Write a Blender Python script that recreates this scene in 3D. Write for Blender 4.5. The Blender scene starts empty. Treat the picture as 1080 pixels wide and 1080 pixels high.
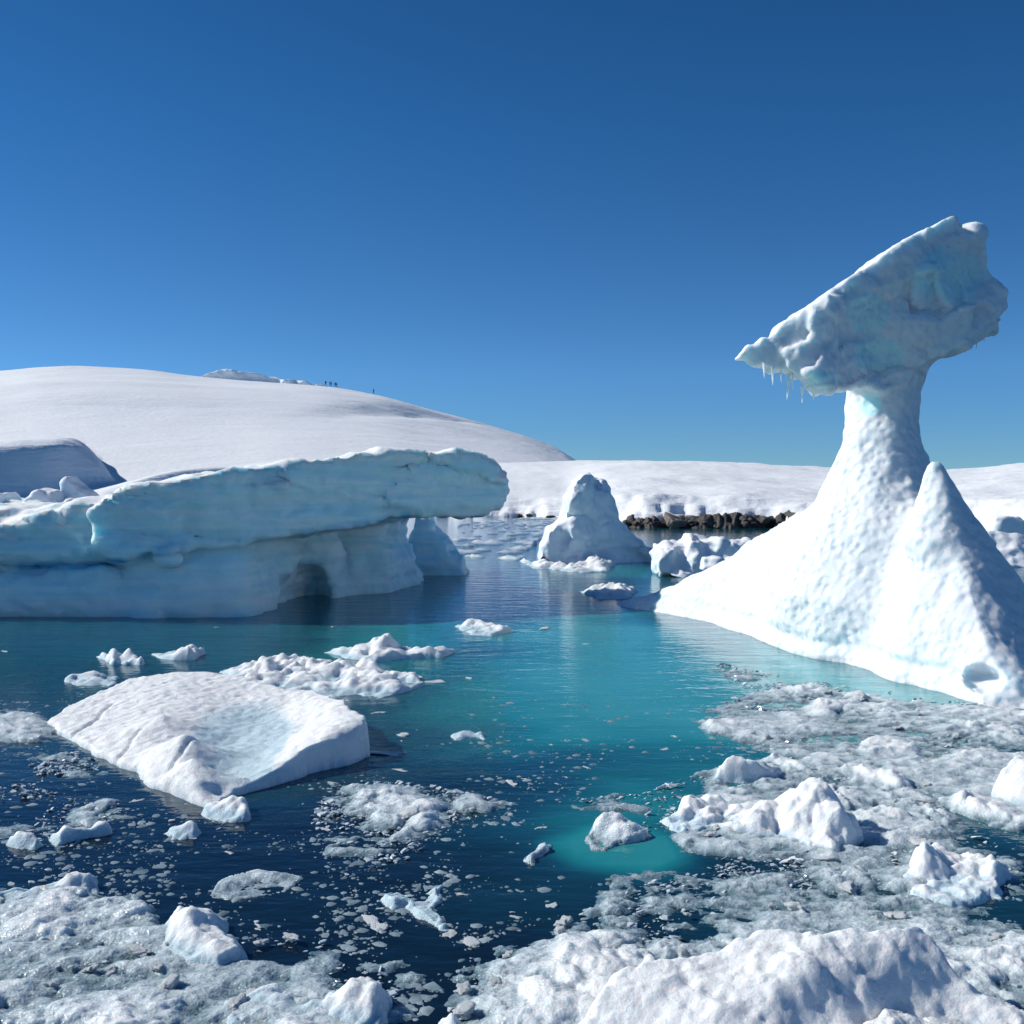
import bpy, math, random
import numpy as np
from mathutils import Vector

# ------------------------------------------------------------------ camera, sky, sun
S = bpy.context.scene
COL = S.collection
R = math.radians
FPX, HOR, CAMH = 1160.0, 512.0, 3.0          # focal length in px of a 1080 px frame, horizon row, eye height
PITCH = math.atan((540 - HOR) / FPX)

cd = bpy.data.cameras.new("camera"); cam = bpy.data.objects.new("camera", cd); COL.objects.link(cam)
cd.sensor_width = 36.0; cd.lens = 36.0 * FPX / 1080.0; cd.clip_start = 0.1; cd.clip_end = 20000
cam.location = (0, 0, CAMH); cam.rotation_euler = (math.pi / 2 - PITCH, 0, 0)
S.camera = cam

SUN_EL, SUN_PHI = R(35), R(15)                # to the left, a little beyond the ice
sdir = Vector((-math.cos(SUN_EL) * math.cos(SUN_PHI), math.cos(SUN_EL) * math.sin(SUN_PHI), math.sin(SUN_EL)))
sl = bpy.data.lights.new("sun", 'SUN'); sun = bpy.data.objects.new("sun", sl); COL.objects.link(sun)
sl.energy = 4.1; sl.angle = R(0.53); sl.color = (1.0, 0.985, 0.92)
sun.rotation_euler = sdir.to_track_quat('Z', 'Y').to_euler()

W = bpy.data.worlds.new("World"); S.world = W; W.use_nodes = True
wn = W.node_tree; bg = wn.nodes["Background"]
sky = wn.nodes.new("ShaderNodeTexSky"); sky.sky_type = 'NISHITA'; sky.sun_disc = False
sky.sun_elevation = SUN_EL
sky.sun_rotation = math.atan2(sdir.x, sdir.y)
sky.altitude = 3000; sky.air_density = 0.6; sky.dust_density = 0.0; sky.ozone_density = 8
tc = wn.nodes.new("ShaderNodeTexCoord"); sx = wn.nodes.new("ShaderNodeSeparateXYZ"); wn.links.new(tc.outputs["Generated"], sx.inputs[0])
rp = wn.nodes.new("ShaderNodeValToRGB"); wn.links.new(sx.outputs[2], rp.inputs[0])
rp.color_ramp.elements[0].position = 0.0; rp.color_ramp.elements[0].color = (0.50, 0.56, 0.46, 1)
rp.color_ramp.elements[1].position = 0.30; rp.color_ramp.elements[1].color = (0.33, 0.76, 0.82, 1)
e_ = rp.color_ramp.elements.new(0.48); e_.color = (0.24, 0.66, 0.76, 1)
e_ = rp.color_ramp.elements.new(0.10); e_.color = (0.60, 0.82, 0.76, 1)
ml = wn.nodes.new("ShaderNodeMix"); ml.data_type = 'RGBA'; ml.blend_type = 'MULTIPLY'; ml.inputs[0].default_value = 1.0
wn.links.new(sky.outputs[0], ml.inputs[6]); wn.links.new(rp.outputs[0], ml.inputs[7])
wn.links.new(ml.outputs[2], bg.inputs[0]); bg.inputs[1].default_value = 0.14

S.view_settings.view_transform = 'Standard'; S.view_settings.look = 'None'
S.view_settings.exposure = 0.15; S.view_settings.gamma = 1.0; S.view_settings.use_curve_mapping = False
S.cycles.use_denoising = True
S.cycles.use_adaptive_sampling = True; S.cycles.adaptive_threshold = 0.025
S.cycles.max_bounces = 8; S.cycles.diffuse_bounces = 3; S.cycles.glossy_bounces = 3

# ------------------------------------------------------------------ picture point -> place
CP, SP = math.cos(PITCH), math.sin(PITCH)
def ray(px, py):
    cx, cy = (px - 540) / FPX, -(py - 540) / FPX
    return np.array([cx, CP + cy * SP, -SP + cy * CP])
def at(px, py, Y):
    d = ray(px, py); t = Y / d[1]
    return np.array([d[0] * t, Y, CAMH + d[2] * t])
def on(px, py, h=0.0):
    d = ray(px, py); t = (h - CAMH) / d[2]
    return np.array([d[0] * t, d[1] * t, h])
def pix(P):
    P = np.asarray(P, float); x, y, z = P[..., 0], P[..., 1], P[..., 2] - CAMH
    dep = y * CP - z * SP; up = y * SP + z * CP
    return 540 + FPX * x / dep, 540 - FPX * up / dep

# ------------------------------------------------------------------ noise in numpy
def _h(ix, iy, iz, seed):
    n = (ix.astype(np.int64) * 374761393 + iy.astype(np.int64) * 668265263 + iz.astype(np.int64) * 2147483647 + seed * 1442695041) & 0xffffffff
    n = ((n ^ (n >> 13)) * 1274126177) & 0xffffffff
    n = ((n ^ (n >> 15)) * 2246822519) & 0xffffffff
    return ((n ^ (n >> 16)) & 0xffffff).astype(np.float32) / float(0xffffff)
def vnoise(x, y, z, seed=0):
    x0, y0, z0 = np.floor(x), np.floor(y), np.floor(z)
    fx, fy, fz = x - x0, y - y0, z - z0
    fx = fx * fx * fx * (fx * (fx * 6 - 15) + 10); fy = fy * fy * fy * (fy * (fy * 6 - 15) + 10); fz = fz * fz * fz * (fz * (fz * 6 - 15) + 10)
    r = 0
    for a in (0, 1):
        for b in (0, 1):
            for c in (0, 1):
                r = r + _h(x0 + a, y0 + b, z0 + c, seed) * (fx if a else 1 - fx) * (fy if b else 1 - fy) * (fz if c else 1 - fz)
    return r * 2 - 1
def fbm(x, y, z, f=1.0, octv=4, seed=0, gain=0.5):
    r, a = 0, 1.0
    for i in range(octv):
        r = r + a * vnoise(x * f + 17.3 * i, y * f - 9.1 * i, z * f + 4.7 * i, seed + i); f *= 2.03; a *= gain
    return r
def ridged(x, y, z, f=1.0, octv=3, seed=0):
    r, a = 0, 1.0
    for i in range(octv):
        r = r + a * (1 - 2 * np.abs(vnoise(x * f, y * f, z * f, seed + i))); f *= 2.1; a *= 0.5
    return r
def worley2(x, y, f, seed):                    # distance to the nearest point and that cell's random number
    x = x * f; y = y * f; x0, y0 = np.floor(x), np.floor(y)
    best = np.full(x.shape, 9.0); rnd = np.zeros(x.shape); z = np.zeros_like(x0)
    for a in (-1, 0, 1):
        for b in (-1, 0, 1):
            qx = x0 + a + _h(x0 + a, y0 + b, z, seed); qy = y0 + b + _h(x0 + a, y0 + b, z, seed + 5)
            d = np.hypot(x - qx, y - qy); m = d < best
            rnd = np.where(m, _h(x0 + a, y0 + b, z, seed + 9), rnd); best = np.where(m, d, best)
    return best, rnd
def worley3(x, y, z, f, seed):
    x = x * f; y = y * f; z = z * f; x0, y0, z0 = np.floor(x), np.floor(y), np.floor(z)
    best = np.full(x.shape, 9.0)
    for a in (-1, 0, 1):
        for b in (-1, 0, 1):
            for c in (-1, 0, 1):
                i, j, k = x0 + a, y0 + b, z0 + c
                d = (x - i - _h(i, j, k, seed)) ** 2 + (y - j - _h(i, j, k, seed + 3)) ** 2 + (z - k - _h(i, j, k, seed + 7)) ** 2
                best = np.minimum(best, d)
    return np.sqrt(best)

# ------------------------------------------------------------------ implicit shapes
def smin(a, b, k):
    h = np.clip(0.5 + 0.5 * (b - a) / k, 0, 1); return b + (a - b) * h - k * h * (1 - h)
def smax(a, b, k): return -smin(-a, -b, k)
def poly_sd(x, y, P):                          # signed distance to a polygon, negative inside
    P = np.asarray(P, float)[:, :2]; d = np.full(x.shape, 1e9); s = np.zeros(x.shape, bool); n = len(P)
    for i in range(n):
        ax, ay = P[i]; bx, by = P[(i + 1) % n]; ex, ey = bx - ax, by - ay
        t = np.clip(((x - ax) * ex + (y - ay) * ey) / (ex * ex + ey * ey + 1e-12), 0, 1)
        d = np.minimum(d, (x - ax - ex * t) ** 2 + (y - ay - ey * t) ** 2)
        if ay != by:
            s ^= ((ay > y) != (by > y)) & (x < (bx - ax) * (y - ay) / (by - ay) + ax)
    d = np.sqrt(d); return np.where(s, -d, d)
def capsule(X, Y, Z, a, b, ra, rb):
    a = np.asarray(a, float); b = np.asarray(b, float); e = b - a
    t = np.clip(((X - a[0]) * e[0] + (Y - a[1]) * e[1] + (Z - a[2]) * e[2]) / (e @ e), 0, 1)
    return np.sqrt((X - a[0] - e[0] * t) ** 2 + (Y - a[1] - e[1] * t) ** 2 + (Z - a[2] - e[2] * t) ** 2) - (ra + (rb - ra) * t)
def ellip(X, Y, Z, c, r):
    k = np.sqrt(((X - c[0]) / r[0]) ** 2 + ((Y - c[1]) / r[1]) ** 2 + ((Z - c[2]) / r[2]) ** 2)
    return (k - 1) * min(r)
def rbox(X, Y, Z, c, hsz, r):
    qx, qy, qz = np.abs(X - c[0]) - hsz[0] + r, np.abs(Y - c[1]) - hsz[1] + r, np.abs(Z - c[2]) - hsz[2] + r
    return np.sqrt(np.maximum(qx, 0) ** 2 + np.maximum(qy, 0) ** 2 + np.maximum(qz, 0) ** 2) + np.minimum(np.maximum(qx, np.maximum(qy, qz)), 0) - r
def facet(x, y, f, seed):                      # broken planes: every cell its own tilt and level
    x = x * f; y = y * f; x0, y0 = np.floor(x), np.floor(y); best = np.full(x.shape, 9.0); val = np.zeros(x.shape); z = np.zeros_like(x0)
    for a in (-1, 0, 1):
        for b in (-1, 0, 1):
            i, j = x0 + a, y0 + b; dx = x - i - _h(i, j, z, seed); dy = y - j - _h(i, j, z, seed + 5); d = np.hypot(dx, dy); m = d < best
            v = (_h(i, j, z, seed + 9) - 0.5) * 0.8 + (_h(i, j, z, seed + 11) - 0.5) * 1.5 * dx + (_h(i, j, z, seed + 13) - 0.5) * 1.5 * dy
            val = np.where(m, v, val); best = np.where(m, d, best)
    return val
def grid(lo, hi, h):
    ax = [np.arange(lo[i], hi[i] + h, h, dtype=np.float32) for i in range(3)]
    return ax[0][:, None, None], ax[1][None, :, None], ax[2][None, None, :]
def surface_nets(F, lo, h):
    nx, ny, nz = F.shape
    acc = np.zeros((nx - 1, ny - 1, nz - 1, 3), np.float32); cnt = np.zeros((nx - 1, ny - 1, nz - 1), np.float32)
    sg = F < 0
    cor = lambda A, o: A[o[0]:nx - 1 + o[0], o[1]:ny - 1 + o[1], o[2]:nz - 1 + o[2]]
    for ax in range(3):
        for b in (0, 1):
            for c in (0, 1):
                o = [0, 0, 0]; o[(ax + 1) % 3] = b; o[(ax + 2) % 3] = c; p = list(o); p[ax] = 1
                A, B = cor(F, o), cor(F, p); m = cor(sg, o) != cor(sg, p)
                i = np.nonzero(m); t = A[i] / (A[i] - B[i])
                v = np.tile(np.array(o, np.float32), (len(t), 1)); v[:, ax] += t
                acc[i] += v; cnt[i] += 1
    idx = -np.ones(cnt.shape, np.int64); cells = np.nonzero(cnt > 0)
    idx[cells] = np.arange(len(cells[0]))
    V = (acc[cells] / cnt[cells][:, None] + np.stack(cells, 1)) * h + np.asarray(lo)
    quads = []
    for ax in range(3):
        u, w = (ax + 1) % 3, (ax + 2) % 3
        sl0 = [slice(1, -1)] * 3; sl0[ax] = slice(0, -1); sl1 = list(sl0); sl1[ax] = slice(1, None)
        a, b = sg[tuple(sl0)], sg[tuple(sl1)]
        I = np.stack(np.nonzero(a != b), 1); flip = a[tuple(I.T)]
        I = I + 1; I[:, ax] -= 1
        q = []
        for du, dw in ((-1, -1), (0, -1), (0, 0), (-1, 0)):
            J = I.copy(); J[:, u] += du; J[:, w] += dw; q.append(idx[tuple(J.T)])
        q = np.stack(q, 1); q[~flip] = q[~flip][:, ::-1]; quads.append(q)
    return V.astype(np.float64), np.concatenate(quads)
def vnormals(V, Q):
    n = np.cross(V[Q[:, 2]] - V[Q[:, 0]], V[Q[:, 3]] - V[Q[:, 1]]) if Q.shape[1] == 4 else np.cross(V[Q[:, 1]] - V[Q[:, 0]], V[Q[:, 2]] - V[Q[:, 0]])
    N = np.zeros_like(V)
    for k in range(Q.shape[1]): np.add.at(N, Q[:, k], n)
    return N / (np.linalg.norm(N, axis=1, keepdims=True) + 1e-12)

# ------------------------------------------------------------------ objects
def tag(o, label=None, cat=None, group=None, kind=None):
    if label: o["label"] = label
    if cat: o["category"] = cat
    if group: o["group"] = group
    if kind: o["kind"] = kind
    return o
def mesh_obj(name, V, Q, mat, loc=(0, 0, 0), parent=None, attrs=None, smooth=True):
    V = np.asarray(V, float) - np.asarray(loc, float); Q = np.asarray(Q)
    me = bpy.data.meshes.new(name); n, k = Q.shape
    me.vertices.add(len(V)); me.vertices.foreach_set("co", V.astype(np.float32).ravel())
    me.loops.add(n * k); me.loops.foreach_set("vertex_index", Q.astype(np.int32).ravel())
    me.polygons.add(n); me.polygons.foreach_set("loop_start", (np.arange(n) * k).astype(np.int32))
    me.update(calc_edges=True); me.validate()
    me.polygons.foreach_set("use_smooth", np.full(len(me.polygons), smooth))
    for an, av in (attrs or {}).items():
        at_ = me.attributes.new(an, 'FLOAT', 'POINT'); at_.data.foreach_set("value", np.asarray(av, np.float32).ravel())
    me.materials.append(mat)
    o = bpy.data.objects.new(name, me); COL.objects.link(o)
    if parent: o.parent = parent
    else: o.location = loc
    return o
def split_obj(name, V, Q, mat, loc, attrs, face_part, part_names):
    N = vnormals(V, Q); root = None
    for k, pn in enumerate([name] + part_names):
        q = Q[face_part == k]
        if not len(q): continue
        u, inv = np.unique(q, return_inverse=True)
        o = mesh_obj(pn, V[u] - (np.asarray(loc) if root else 0), inv.reshape(q.shape), mat, loc=(0, 0, 0) if root else loc, parent=root, attrs={a: np.asarray(b)[u] for a, b in attrs.items()})
        if len(o.data.vertices) == len(u): o.data.normals_split_custom_set_from_vertices([tuple(v) for v in N[u]])
        root = root or o
    return root
def grid_faces(nr, nc):
    i = np.arange((nr - 1) * (nc - 1)); r, c = i // (nc - 1), i % (nc - 1); a = r * nc + c
    return np.stack([a, a + 1, a + nc + 1, a + nc], 1)
def keep_faces(V, Q, m, attrs=None):           # drop the faces whose corners are all outside m
    Q = Q[m[Q].any(1)]; u, inv = np.unique(Q, return_inverse=True)
    return V[u], inv.reshape(Q.shape), u

# ------------------------------------------------------------------ materials
class NT:
    def __init__(s, name):
        s.m = bpy.data.materials.new(name); s.m.use_nodes = True; s.t = s.m.node_tree
        s.t.nodes.clear(); s.out = s.n("ShaderNodeOutputMaterial")
    def n(s, kind, **kw):
        x = s.t.nodes.new(kind)
        for k, v in kw.items():
            if k.startswith("i_"): x.inputs[k[2:].replace("_", " ")].default_value = v
            else: setattr(x, k, v)
        return x
    def l(s, a, b): s.t.links.new(a, b)
    def coord(s, sc=1.0):
        t = s.n("ShaderNodeTexCoord"); m = s.n("ShaderNodeMapping")
        m.inputs["Scale"].default_value = sc if isinstance(sc, tuple) else (sc,) * 3
        s.l(t.outputs["Object"], m.inputs["Vector"]); return m.outputs[0]
    def noise(s, scale, detail=4, rough=0.55, vec=None, dist=0.0):
        x = s.n("ShaderNodeTexNoise"); x.inputs["Scale"].default_value = scale; x.inputs["Detail"].default_value = detail
        x.inputs["Roughness"].default_value = rough; x.inputs["Distortion"].default_value = dist
        if vec is not None: s.l(vec, x.inputs["Vector"])
        return x.outputs["Fac"]
    def vor(s, scale, vec=None, feature='F1'):
        x = s.n("ShaderNodeTexVoronoi", feature=feature); x.inputs["Scale"].default_value = scale
        if vec is not None: s.l(vec, x.inputs["Vector"])
        return x.outputs["Distance"]
    def ramp(s, fac, stops):
        x = s.n("ShaderNodeValToRGB"); e = x.color_ramp.elements
        while len(e) < len(stops): e.new(0.5)
        for k, (p, c) in enumerate(stops):
            e[k].position = p; e[k].color = c if len(c) == 4 else (*c, 1)
        s.l(fac, x.inputs[0]); return x.outputs[0]
    def mix(s, f, a, b):
        x = s.n("ShaderNodeMix", data_type='RGBA')
        for sock, v in ((x.inputs[0], f), (x.inputs[6], a), (x.inputs[7], b)):
            if isinstance(v, (int, float)): sock.default_value = v
            elif isinstance(v, tuple): sock.default_value = (*v, 1) if len(v) == 3 else v
            else: s.l(v, sock)
        return x.outputs[2]
    def math(s, op, a, b=0.0, c=0.0, clamp=False):
        x = s.n("ShaderNodeMath", operation=op, use_clamp=clamp)
        for k, v in enumerate((a, b, c)):
            if isinstance(v, (int, float)): x.inputs[k].default_value = v
            else: s.l(v, x.inputs[k])
        return x.outputs[0]
    def attr(s, name): return s.n("ShaderNodeAttribute", attribute_name=name).outputs["Fac"]
    def bump(s, h, strength, dist, prev=None):
        x = s.n("ShaderNodeBump"); x.inputs["Strength"].default_value = strength; x.inputs["Distance"].default_value = dist
        s.l(h, x.inputs["Height"])
        if prev is not None: s.l(prev, x.inputs["Normal"])
        return x.outputs[0]

SNOW = (0.90, 0.91, 0.93)
def ice_mat(name, ice=(0.60, 0.78, 0.86), blue=(0.10, 0.42, 0.66), snow=SNOW, cell=5.0, grain=30.0, cstr=0.5, gstr=0.5, rough=0.45, sss=0.0, srad=(0.75, 0.92, 1.0), bl=(0.25, 0.95), strata=0.0, cdist=0.06):
    t = NT(name); co = t.coord()
    f = t.attr("ice"); b = t.attr("blue")
    var = t.noise(1.3, 5, 0.6, co, 0.6)
    icec = t.mix(var, tuple(c * 0.92 for c in ice), tuple(min(1, c * 1.07) for c in ice))
    if strata:
        st = t.noise(1.0, 5, 0.6, t.coord((0.22, 0.22, 3.6)), 0.25)
        icec = t.mix(t.math('MULTIPLY', t.ramp(st, [(0.38, (0, 0, 0)), (0.62, (1, 1, 1))]), strata), icec, tuple(c * k for c, k in zip(ice, (0.62, 0.84, 0.93))))
    ed = t.math('ADD', f, t.math('MULTIPLY', t.math('SUBTRACT', t.noise(3.0, 5, 0.6, co), 0.5), 0.5))
    c = t.mix(t.ramp(ed, [(0.25, (0, 0, 0)), (0.75, (1, 1, 1))]), snow, icec)
    bb = t.math('ADD', b, t.math('MULTIPLY', t.math('SUBTRACT', t.noise(2.2, 4, 0.6, co), 0.5), 0.7))
    c = t.mix(t.math('MULTIPLY', t.ramp(bb, [(bl[0], (0, 0, 0)), (bl[1], (1, 1, 1))]), 0.9), c, blue)
    p = t.n("ShaderNodeBsdfPrincipled"); t.l(c, p.inputs["Base Color"])
    t.l(t.math('MULTIPLY_ADD', t.ramp(ed, [(0.2, (0, 0, 0)), (0.8, (1, 1, 1))]), rough - 0.75, 0.75), p.inputs["Roughness"])
    p.inputs["IOR"].default_value = 1.31
    if sss:
        p.inputs["Subsurface Weight"].default_value = 1.0; p.inputs["Subsurface Radius"].default_value = srad
        p.inputs["Subsurface Scale"].default_value = sss
    nb = t.bump(t.vor(cell, co, 'SMOOTH_F1'), cstr, cdist)
    nb = t.bump(t.noise(grain, 5, 0.65, co), gstr, 0.02, nb)
    t.l(nb, p.inputs["Normal"]); t.l(p.outputs[0], t.out.inputs[0]); return t.m

M = {}
M["berg"] = ice_mat("berg_ice", cell=4.5, cstr=0.35, gstr=0.35)
M["spire"] = ice_mat("spire_ice", snow=(0.78, 0.81, 0.84), ice=(0.80, 0.88, 0.92), blue=(0.60, 0.88, 0.95), cell=7.5, grain=22, cstr=0.8, cdist=0.08, gstr=0.7, bl=(0.38, 0.62), sss=0.14, srad=(0.6, 0.9, 1.0))
M["floe"] = ice_mat("floe_ice", ice=(0.56, 0.70, 0.77), cell=9, grain=45, cstr=0.4, gstr=1.0, sss=0.03)
M["mound"] = ice_mat("wet_snow", ice=(0.62, 0.76, 0.84), cell=10, grain=40, cstr=0.35, gstr=0.9, sss=0.03)

def slush_mat():
    t = NT("slush"); co = t.coord(); p = t.n("ShaderNodeBsdfPrincipled")
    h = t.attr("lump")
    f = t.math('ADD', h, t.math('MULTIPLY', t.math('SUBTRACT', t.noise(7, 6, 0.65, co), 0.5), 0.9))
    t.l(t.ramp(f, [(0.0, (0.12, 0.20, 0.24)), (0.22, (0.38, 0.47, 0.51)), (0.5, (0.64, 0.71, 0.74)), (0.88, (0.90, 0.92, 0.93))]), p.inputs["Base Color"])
    p.inputs["Roughness"].default_value = 0.22; p.inputs["IOR"].default_value = 1.33
    n1 = t.bump(t.noise(14, 5, 0.6, co), 0.5, 0.03); n2 = t.bump(t.vor(55, co), 0.45, 0.012, n1)
    p.inputs["Subsurface Weight"].default_value = 1.0; p.inputs["Subsurface Radius"].default_value = (0.75, 0.92, 1.0); p.inputs["Subsurface Scale"].default_value = 0.04
    p.inputs["Coat Weight"].default_value = 0.7; p.inputs["Coat Roughness"].default_value = 0.12; p.inputs["Coat IOR"].default_value = 1.33
    t.l(t.bump(t.noise(60, 2, 0.5, co), 1.0, 0.03), p.inputs["Coat Normal"])
    t.l(n2, p.inputs["Normal"]); t.l(p.outputs[0], t.out.inputs[0]); return t.m
M["slush"] = slush_mat()

def chunk_mat():
    t = NT("brash_ice"); co = t.coord(); p = t.n("ShaderNodeBsdfPrincipled")
    t.l(t.ramp(t.noise(2.5, 5, 0.6, co), [(0.3, (0.74, 0.80, 0.84)), (0.6, (0.91, 0.93, 0.94))]), p.inputs["Base Color"])
    p.inputs["Roughness"].default_value = 0.3; p.inputs["IOR"].default_value = 1.31
    t.l(t.bump(t.noise(12, 6, 0.7, co), 0.7, 0.08), p.inputs["Normal"]); t.l(p.outputs[0], t.out.inputs[0]); return t.m
M["chunk"] = chunk_mat()

def water_mat():
    t = NT("sea_water"); co = t.coord()
    s = t.attr("shallow"); s = t.math('ADD', s, t.math('MULTIPLY', t.math('SUBTRACT', t.noise(0.5, 4, 0.55, co), 0.5), 0.22))
    col = t.ramp(s, [(0.0, (0.004, 0.013, 0.026)), (0.3, (0.006, 0.065, 0.10)), (0.6, (0.012, 0.22, 0.235)), (0.85, (0.05, 0.34, 0.35)), (1.0, (0.20, 0.50, 0.50))])
    d = t.n("ShaderNodeBsdfDiffuse"); t.l(col, d.inputs["Color"])
    g = t.n("ShaderNodeBsdfGlossy"); g.inputs["Roughness"].default_value = 0.04; g.inputs["Color"].default_value = (0.9, 0.95, 1, 1)
    w1 = t.noise(1.0, 3, 0.5, t.coord((1.0, 2.2, 1.0)), 0.3); w2 = t.noise(5.0, 3, 0.55, t.coord((1.0, 1.8, 1.0)), 0.2)
    nb = t.bump(w2, 0.16, 0.04, t.bump(w1, 0.20, 0.09))
    fr = t.n("ShaderNodeFresnel"); fr.inputs["IOR"].default_value = 1.30; t.l(nb, fr.inputs["Normal"]); t.l(nb, g.inputs["Normal"])
    mx = t.n("ShaderNodeMixShader"); t.l(fr.outputs[0], mx.inputs[0]); t.l(d.outputs[0], mx.inputs[1]); t.l(g.outputs[0], mx.inputs[2])
    t.l(mx.outputs[0], t.out.inputs[0]); return t.m
M["water"] = water_mat()

def hill_mat():
    t = NT("hill_snow"); co = t.coord(); p = t.n("ShaderNodeBsdfPrincipled")
    t.l(t.ramp(t.noise(0.02, 6, 0.6, t.coord((1, 0.35, 2))), [(0.3, (0.80, 0.82, 0.86)), (0.7, (0.90, 0.905, 0.92))]), p.inputs["Base Color"])
    p.inputs["Roughness"].default_value = 0.85
    nb = t.bump(t.noise(0.09, 6, 0.6, t.coord((0.35, 0.9, 3)), 0.2), 0.40, 2.2); nb = t.bump(t.noise(0.8, 5, 0.65, co), 0.35, 0.4, nb)
    t.l(nb, p.inputs["Normal"]); t.l(p.outputs[0], t.out.inputs[0]); return t.m
M["hill"] = hill_mat()
def plain(name, c1, c2, sc, rough=0.8, bs=0.5, bd=0.05):
    t = NT(name); co = t.coord(); p = t.n("ShaderNodeBsdfPrincipled"); nz = t.noise(sc, 6, 0.65, co)
    t.l(t.ramp(nz, [(0.3, c1), (0.7, c2)]), p.inputs["Base Color"]); p.inputs["Roughness"].default_value = rough
    t.l(t.bump(nz, bs, bd), p.inputs["Normal"]); t.l(p.outputs[0], t.out.inputs[0]); return t.m
M["rock"] = plain("dark_rock", (0.035, 0.03, 0.028), (0.11, 0.095, 0.085), 1.6)
M["pale_rock"] = plain("tan_rock", (0.12, 0.10, 0.085), (0.26, 0.22, 0.19), 1.4)
M["cloth"] = plain("dark_clothes", (0.012, 0.014, 0.02), (0.03, 0.032, 0.04), 6)
M["cloth_red"] = plain("maroon_hat", (0.05, 0.015, 0.015), (0.08, 0.02, 0.02), 6)

M["shard"] = plain("shard_ice", (0.34, 0.43, 0.48), (0.80, 0.85, 0.88), 3.0, 0.16, 0.15)
M["fleck"] = plain("fleck_ice", (0.05, 0.11, 0.14), (0.42, 0.50, 0.54), 2.2, 0.35)

# ------------------------------------------------------------------ sea
rng = np.random.default_rng(7); random.seed(7)
def spaced(a, b, h, far0, far1, k=1.12):
    mid = list(np.arange(a, b, h)); lo, hi = [], []
    v, s = a, h
    while v > far0: s *= k; v -= s; lo.append(v)
    v, s = mid[-1], h
    while v < far1: s *= k; v += s; hi.append(v)
    return np.array(lo[::-1] + mid + hi)
xs = spaced(-13, 13, 0.13, -9000, 9000); ys = spaced(4.5, 34, 0.13, -60, 9000)
WX, WY = np.meshgrid(xs, ys)
def world_poly(pts, h=0.0): return np.array([on(p[0], p[1], h)[:2] for p in pts])
# submerged ice feet lighten the water: (outline in the picture, depth tint, softness in metres)
FEET = [([(560, 622), (690, 640), (790, 668), (900, 700), (1080, 745), (1080, 870), (860, 850), (800, 880), (700, 850), (600, 820), (480, 795), (400, 740), (450, 660)], 0.80, 2.6),
        ([(300, 640), (480, 622), (600, 640), (560, 720), (480, 760), (400, 760), (300, 715), (260, 680)], 0.62, 2.5),
        ([(740, 655), (800, 672), (960, 715), (1080, 740), (1080, 790), (900, 760), (770, 715)], 0.88, 1.1),
        ([(575, 890), (630, 862), (720, 872), (762, 895), (750, 918), (690, 928), (610, 912)], 0.68, 0.25),
        ([(590, 800), (700, 810), (900, 840), (930, 870), (860, 880), (760, 900), (640, 890), (560, 870)], 0.60, 0.9),
        ([(40, 760), (150, 715), (330, 715), (420, 760), (400, 820), (300, 850), (190, 850)], 0.30, 0.8),
        ([(590, 590), (700, 585), (700, 610), (590, 612)], 0.85, 2.5),
        ([(190, 655), (300, 640), (440, 618), (440, 650), (320, 675), (210, 680)], 0.5, 2.0)]
sh = np.zeros(WX.shape)
wob = fbm(WX, WY, 0 * WX, 0.45, 3, 3) * 0.9
for P, v, soft in FEET:
    sd = poly_sd(WX, WY, world_poly(P)) + wob * soft * 0.45
    wf = 1.6 if soft < 0.3 else 1.0; sd = sd + (wf - 1) * wob * 0.25; sh = np.maximum(sh, v * np.clip(0.5 - sd / (2 * soft), 0, 1) ** 1.2)
sh = np.maximum(sh, 0.34 * np.clip((WY - 10) / 9, 0, 1))
V = np.stack([WX, WY, 0 * WX], -1).reshape(-1, 3)
wat = mesh_obj("water", V, grid_faces(*WX.shape), M["water"], attrs={"shallow": sh.ravel()})
tag(wat, "clear sea water running from dark navy to turquoise over sunken ice", "water", kind="structure")

# ------------------------------------------------------------------ snow hills behind the bay
def interp(x, pts): p = np.array(pts, float); return np.interp(x, p[:, 0], p[:, 1])
def sinterp(x, pts, r=34):                     # the same, with the corners rounded
    return sum(interp(x + r * k / 4.0, pts) * w for k, w in zip(range(-4, 5), (1, 2, 3, 4, 5, 4, 3, 2, 1))) / 25.0
def hill(name, pxs, dist_rows, zfun, label):
    PX, D = np.meshgrid(pxs, dist_rows)
    X = (PX - 540) / FPX * D; Z = zfun(PX, D, X)
    o = mesh_obj(name, np.stack([X, D, Z], -1).reshape(-1, 3), grid_faces(*PX.shape), M["hill"])
    return tag(o, label, "hill", kind="structure")
def zpix(py, d): return CAMH + (HOR - py) / FPX * d
RIDGE = [(-900, 520), (-500, 440), (-200, 408), (0, 394), (40, 389), (90, 388), (150, 391), (220, 398), (300, 404), (350, 408), (400, 416), (450, 429), (500, 442), (550, 457), (570, 464), (590, 473), (618, 487), (640, 500), (700, 530)]
def sstep(a, b, x): t = np.clip((x - a) / (b - a), 0, 1); return t * t * (3 - 2 * t)
def z_left(PX, D, X):
    sp_ = 576 + (420 - D) / 120 * 28; z = z_dome(PX, D, X); zs = z_dome(sp_, D, (sp_ - 540) / FPX * D)
    return np.where(PX > sp_, np.minimum(z, zs - 0.62 * (X - (sp_ - 540) / FPX * D)), z)
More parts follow.
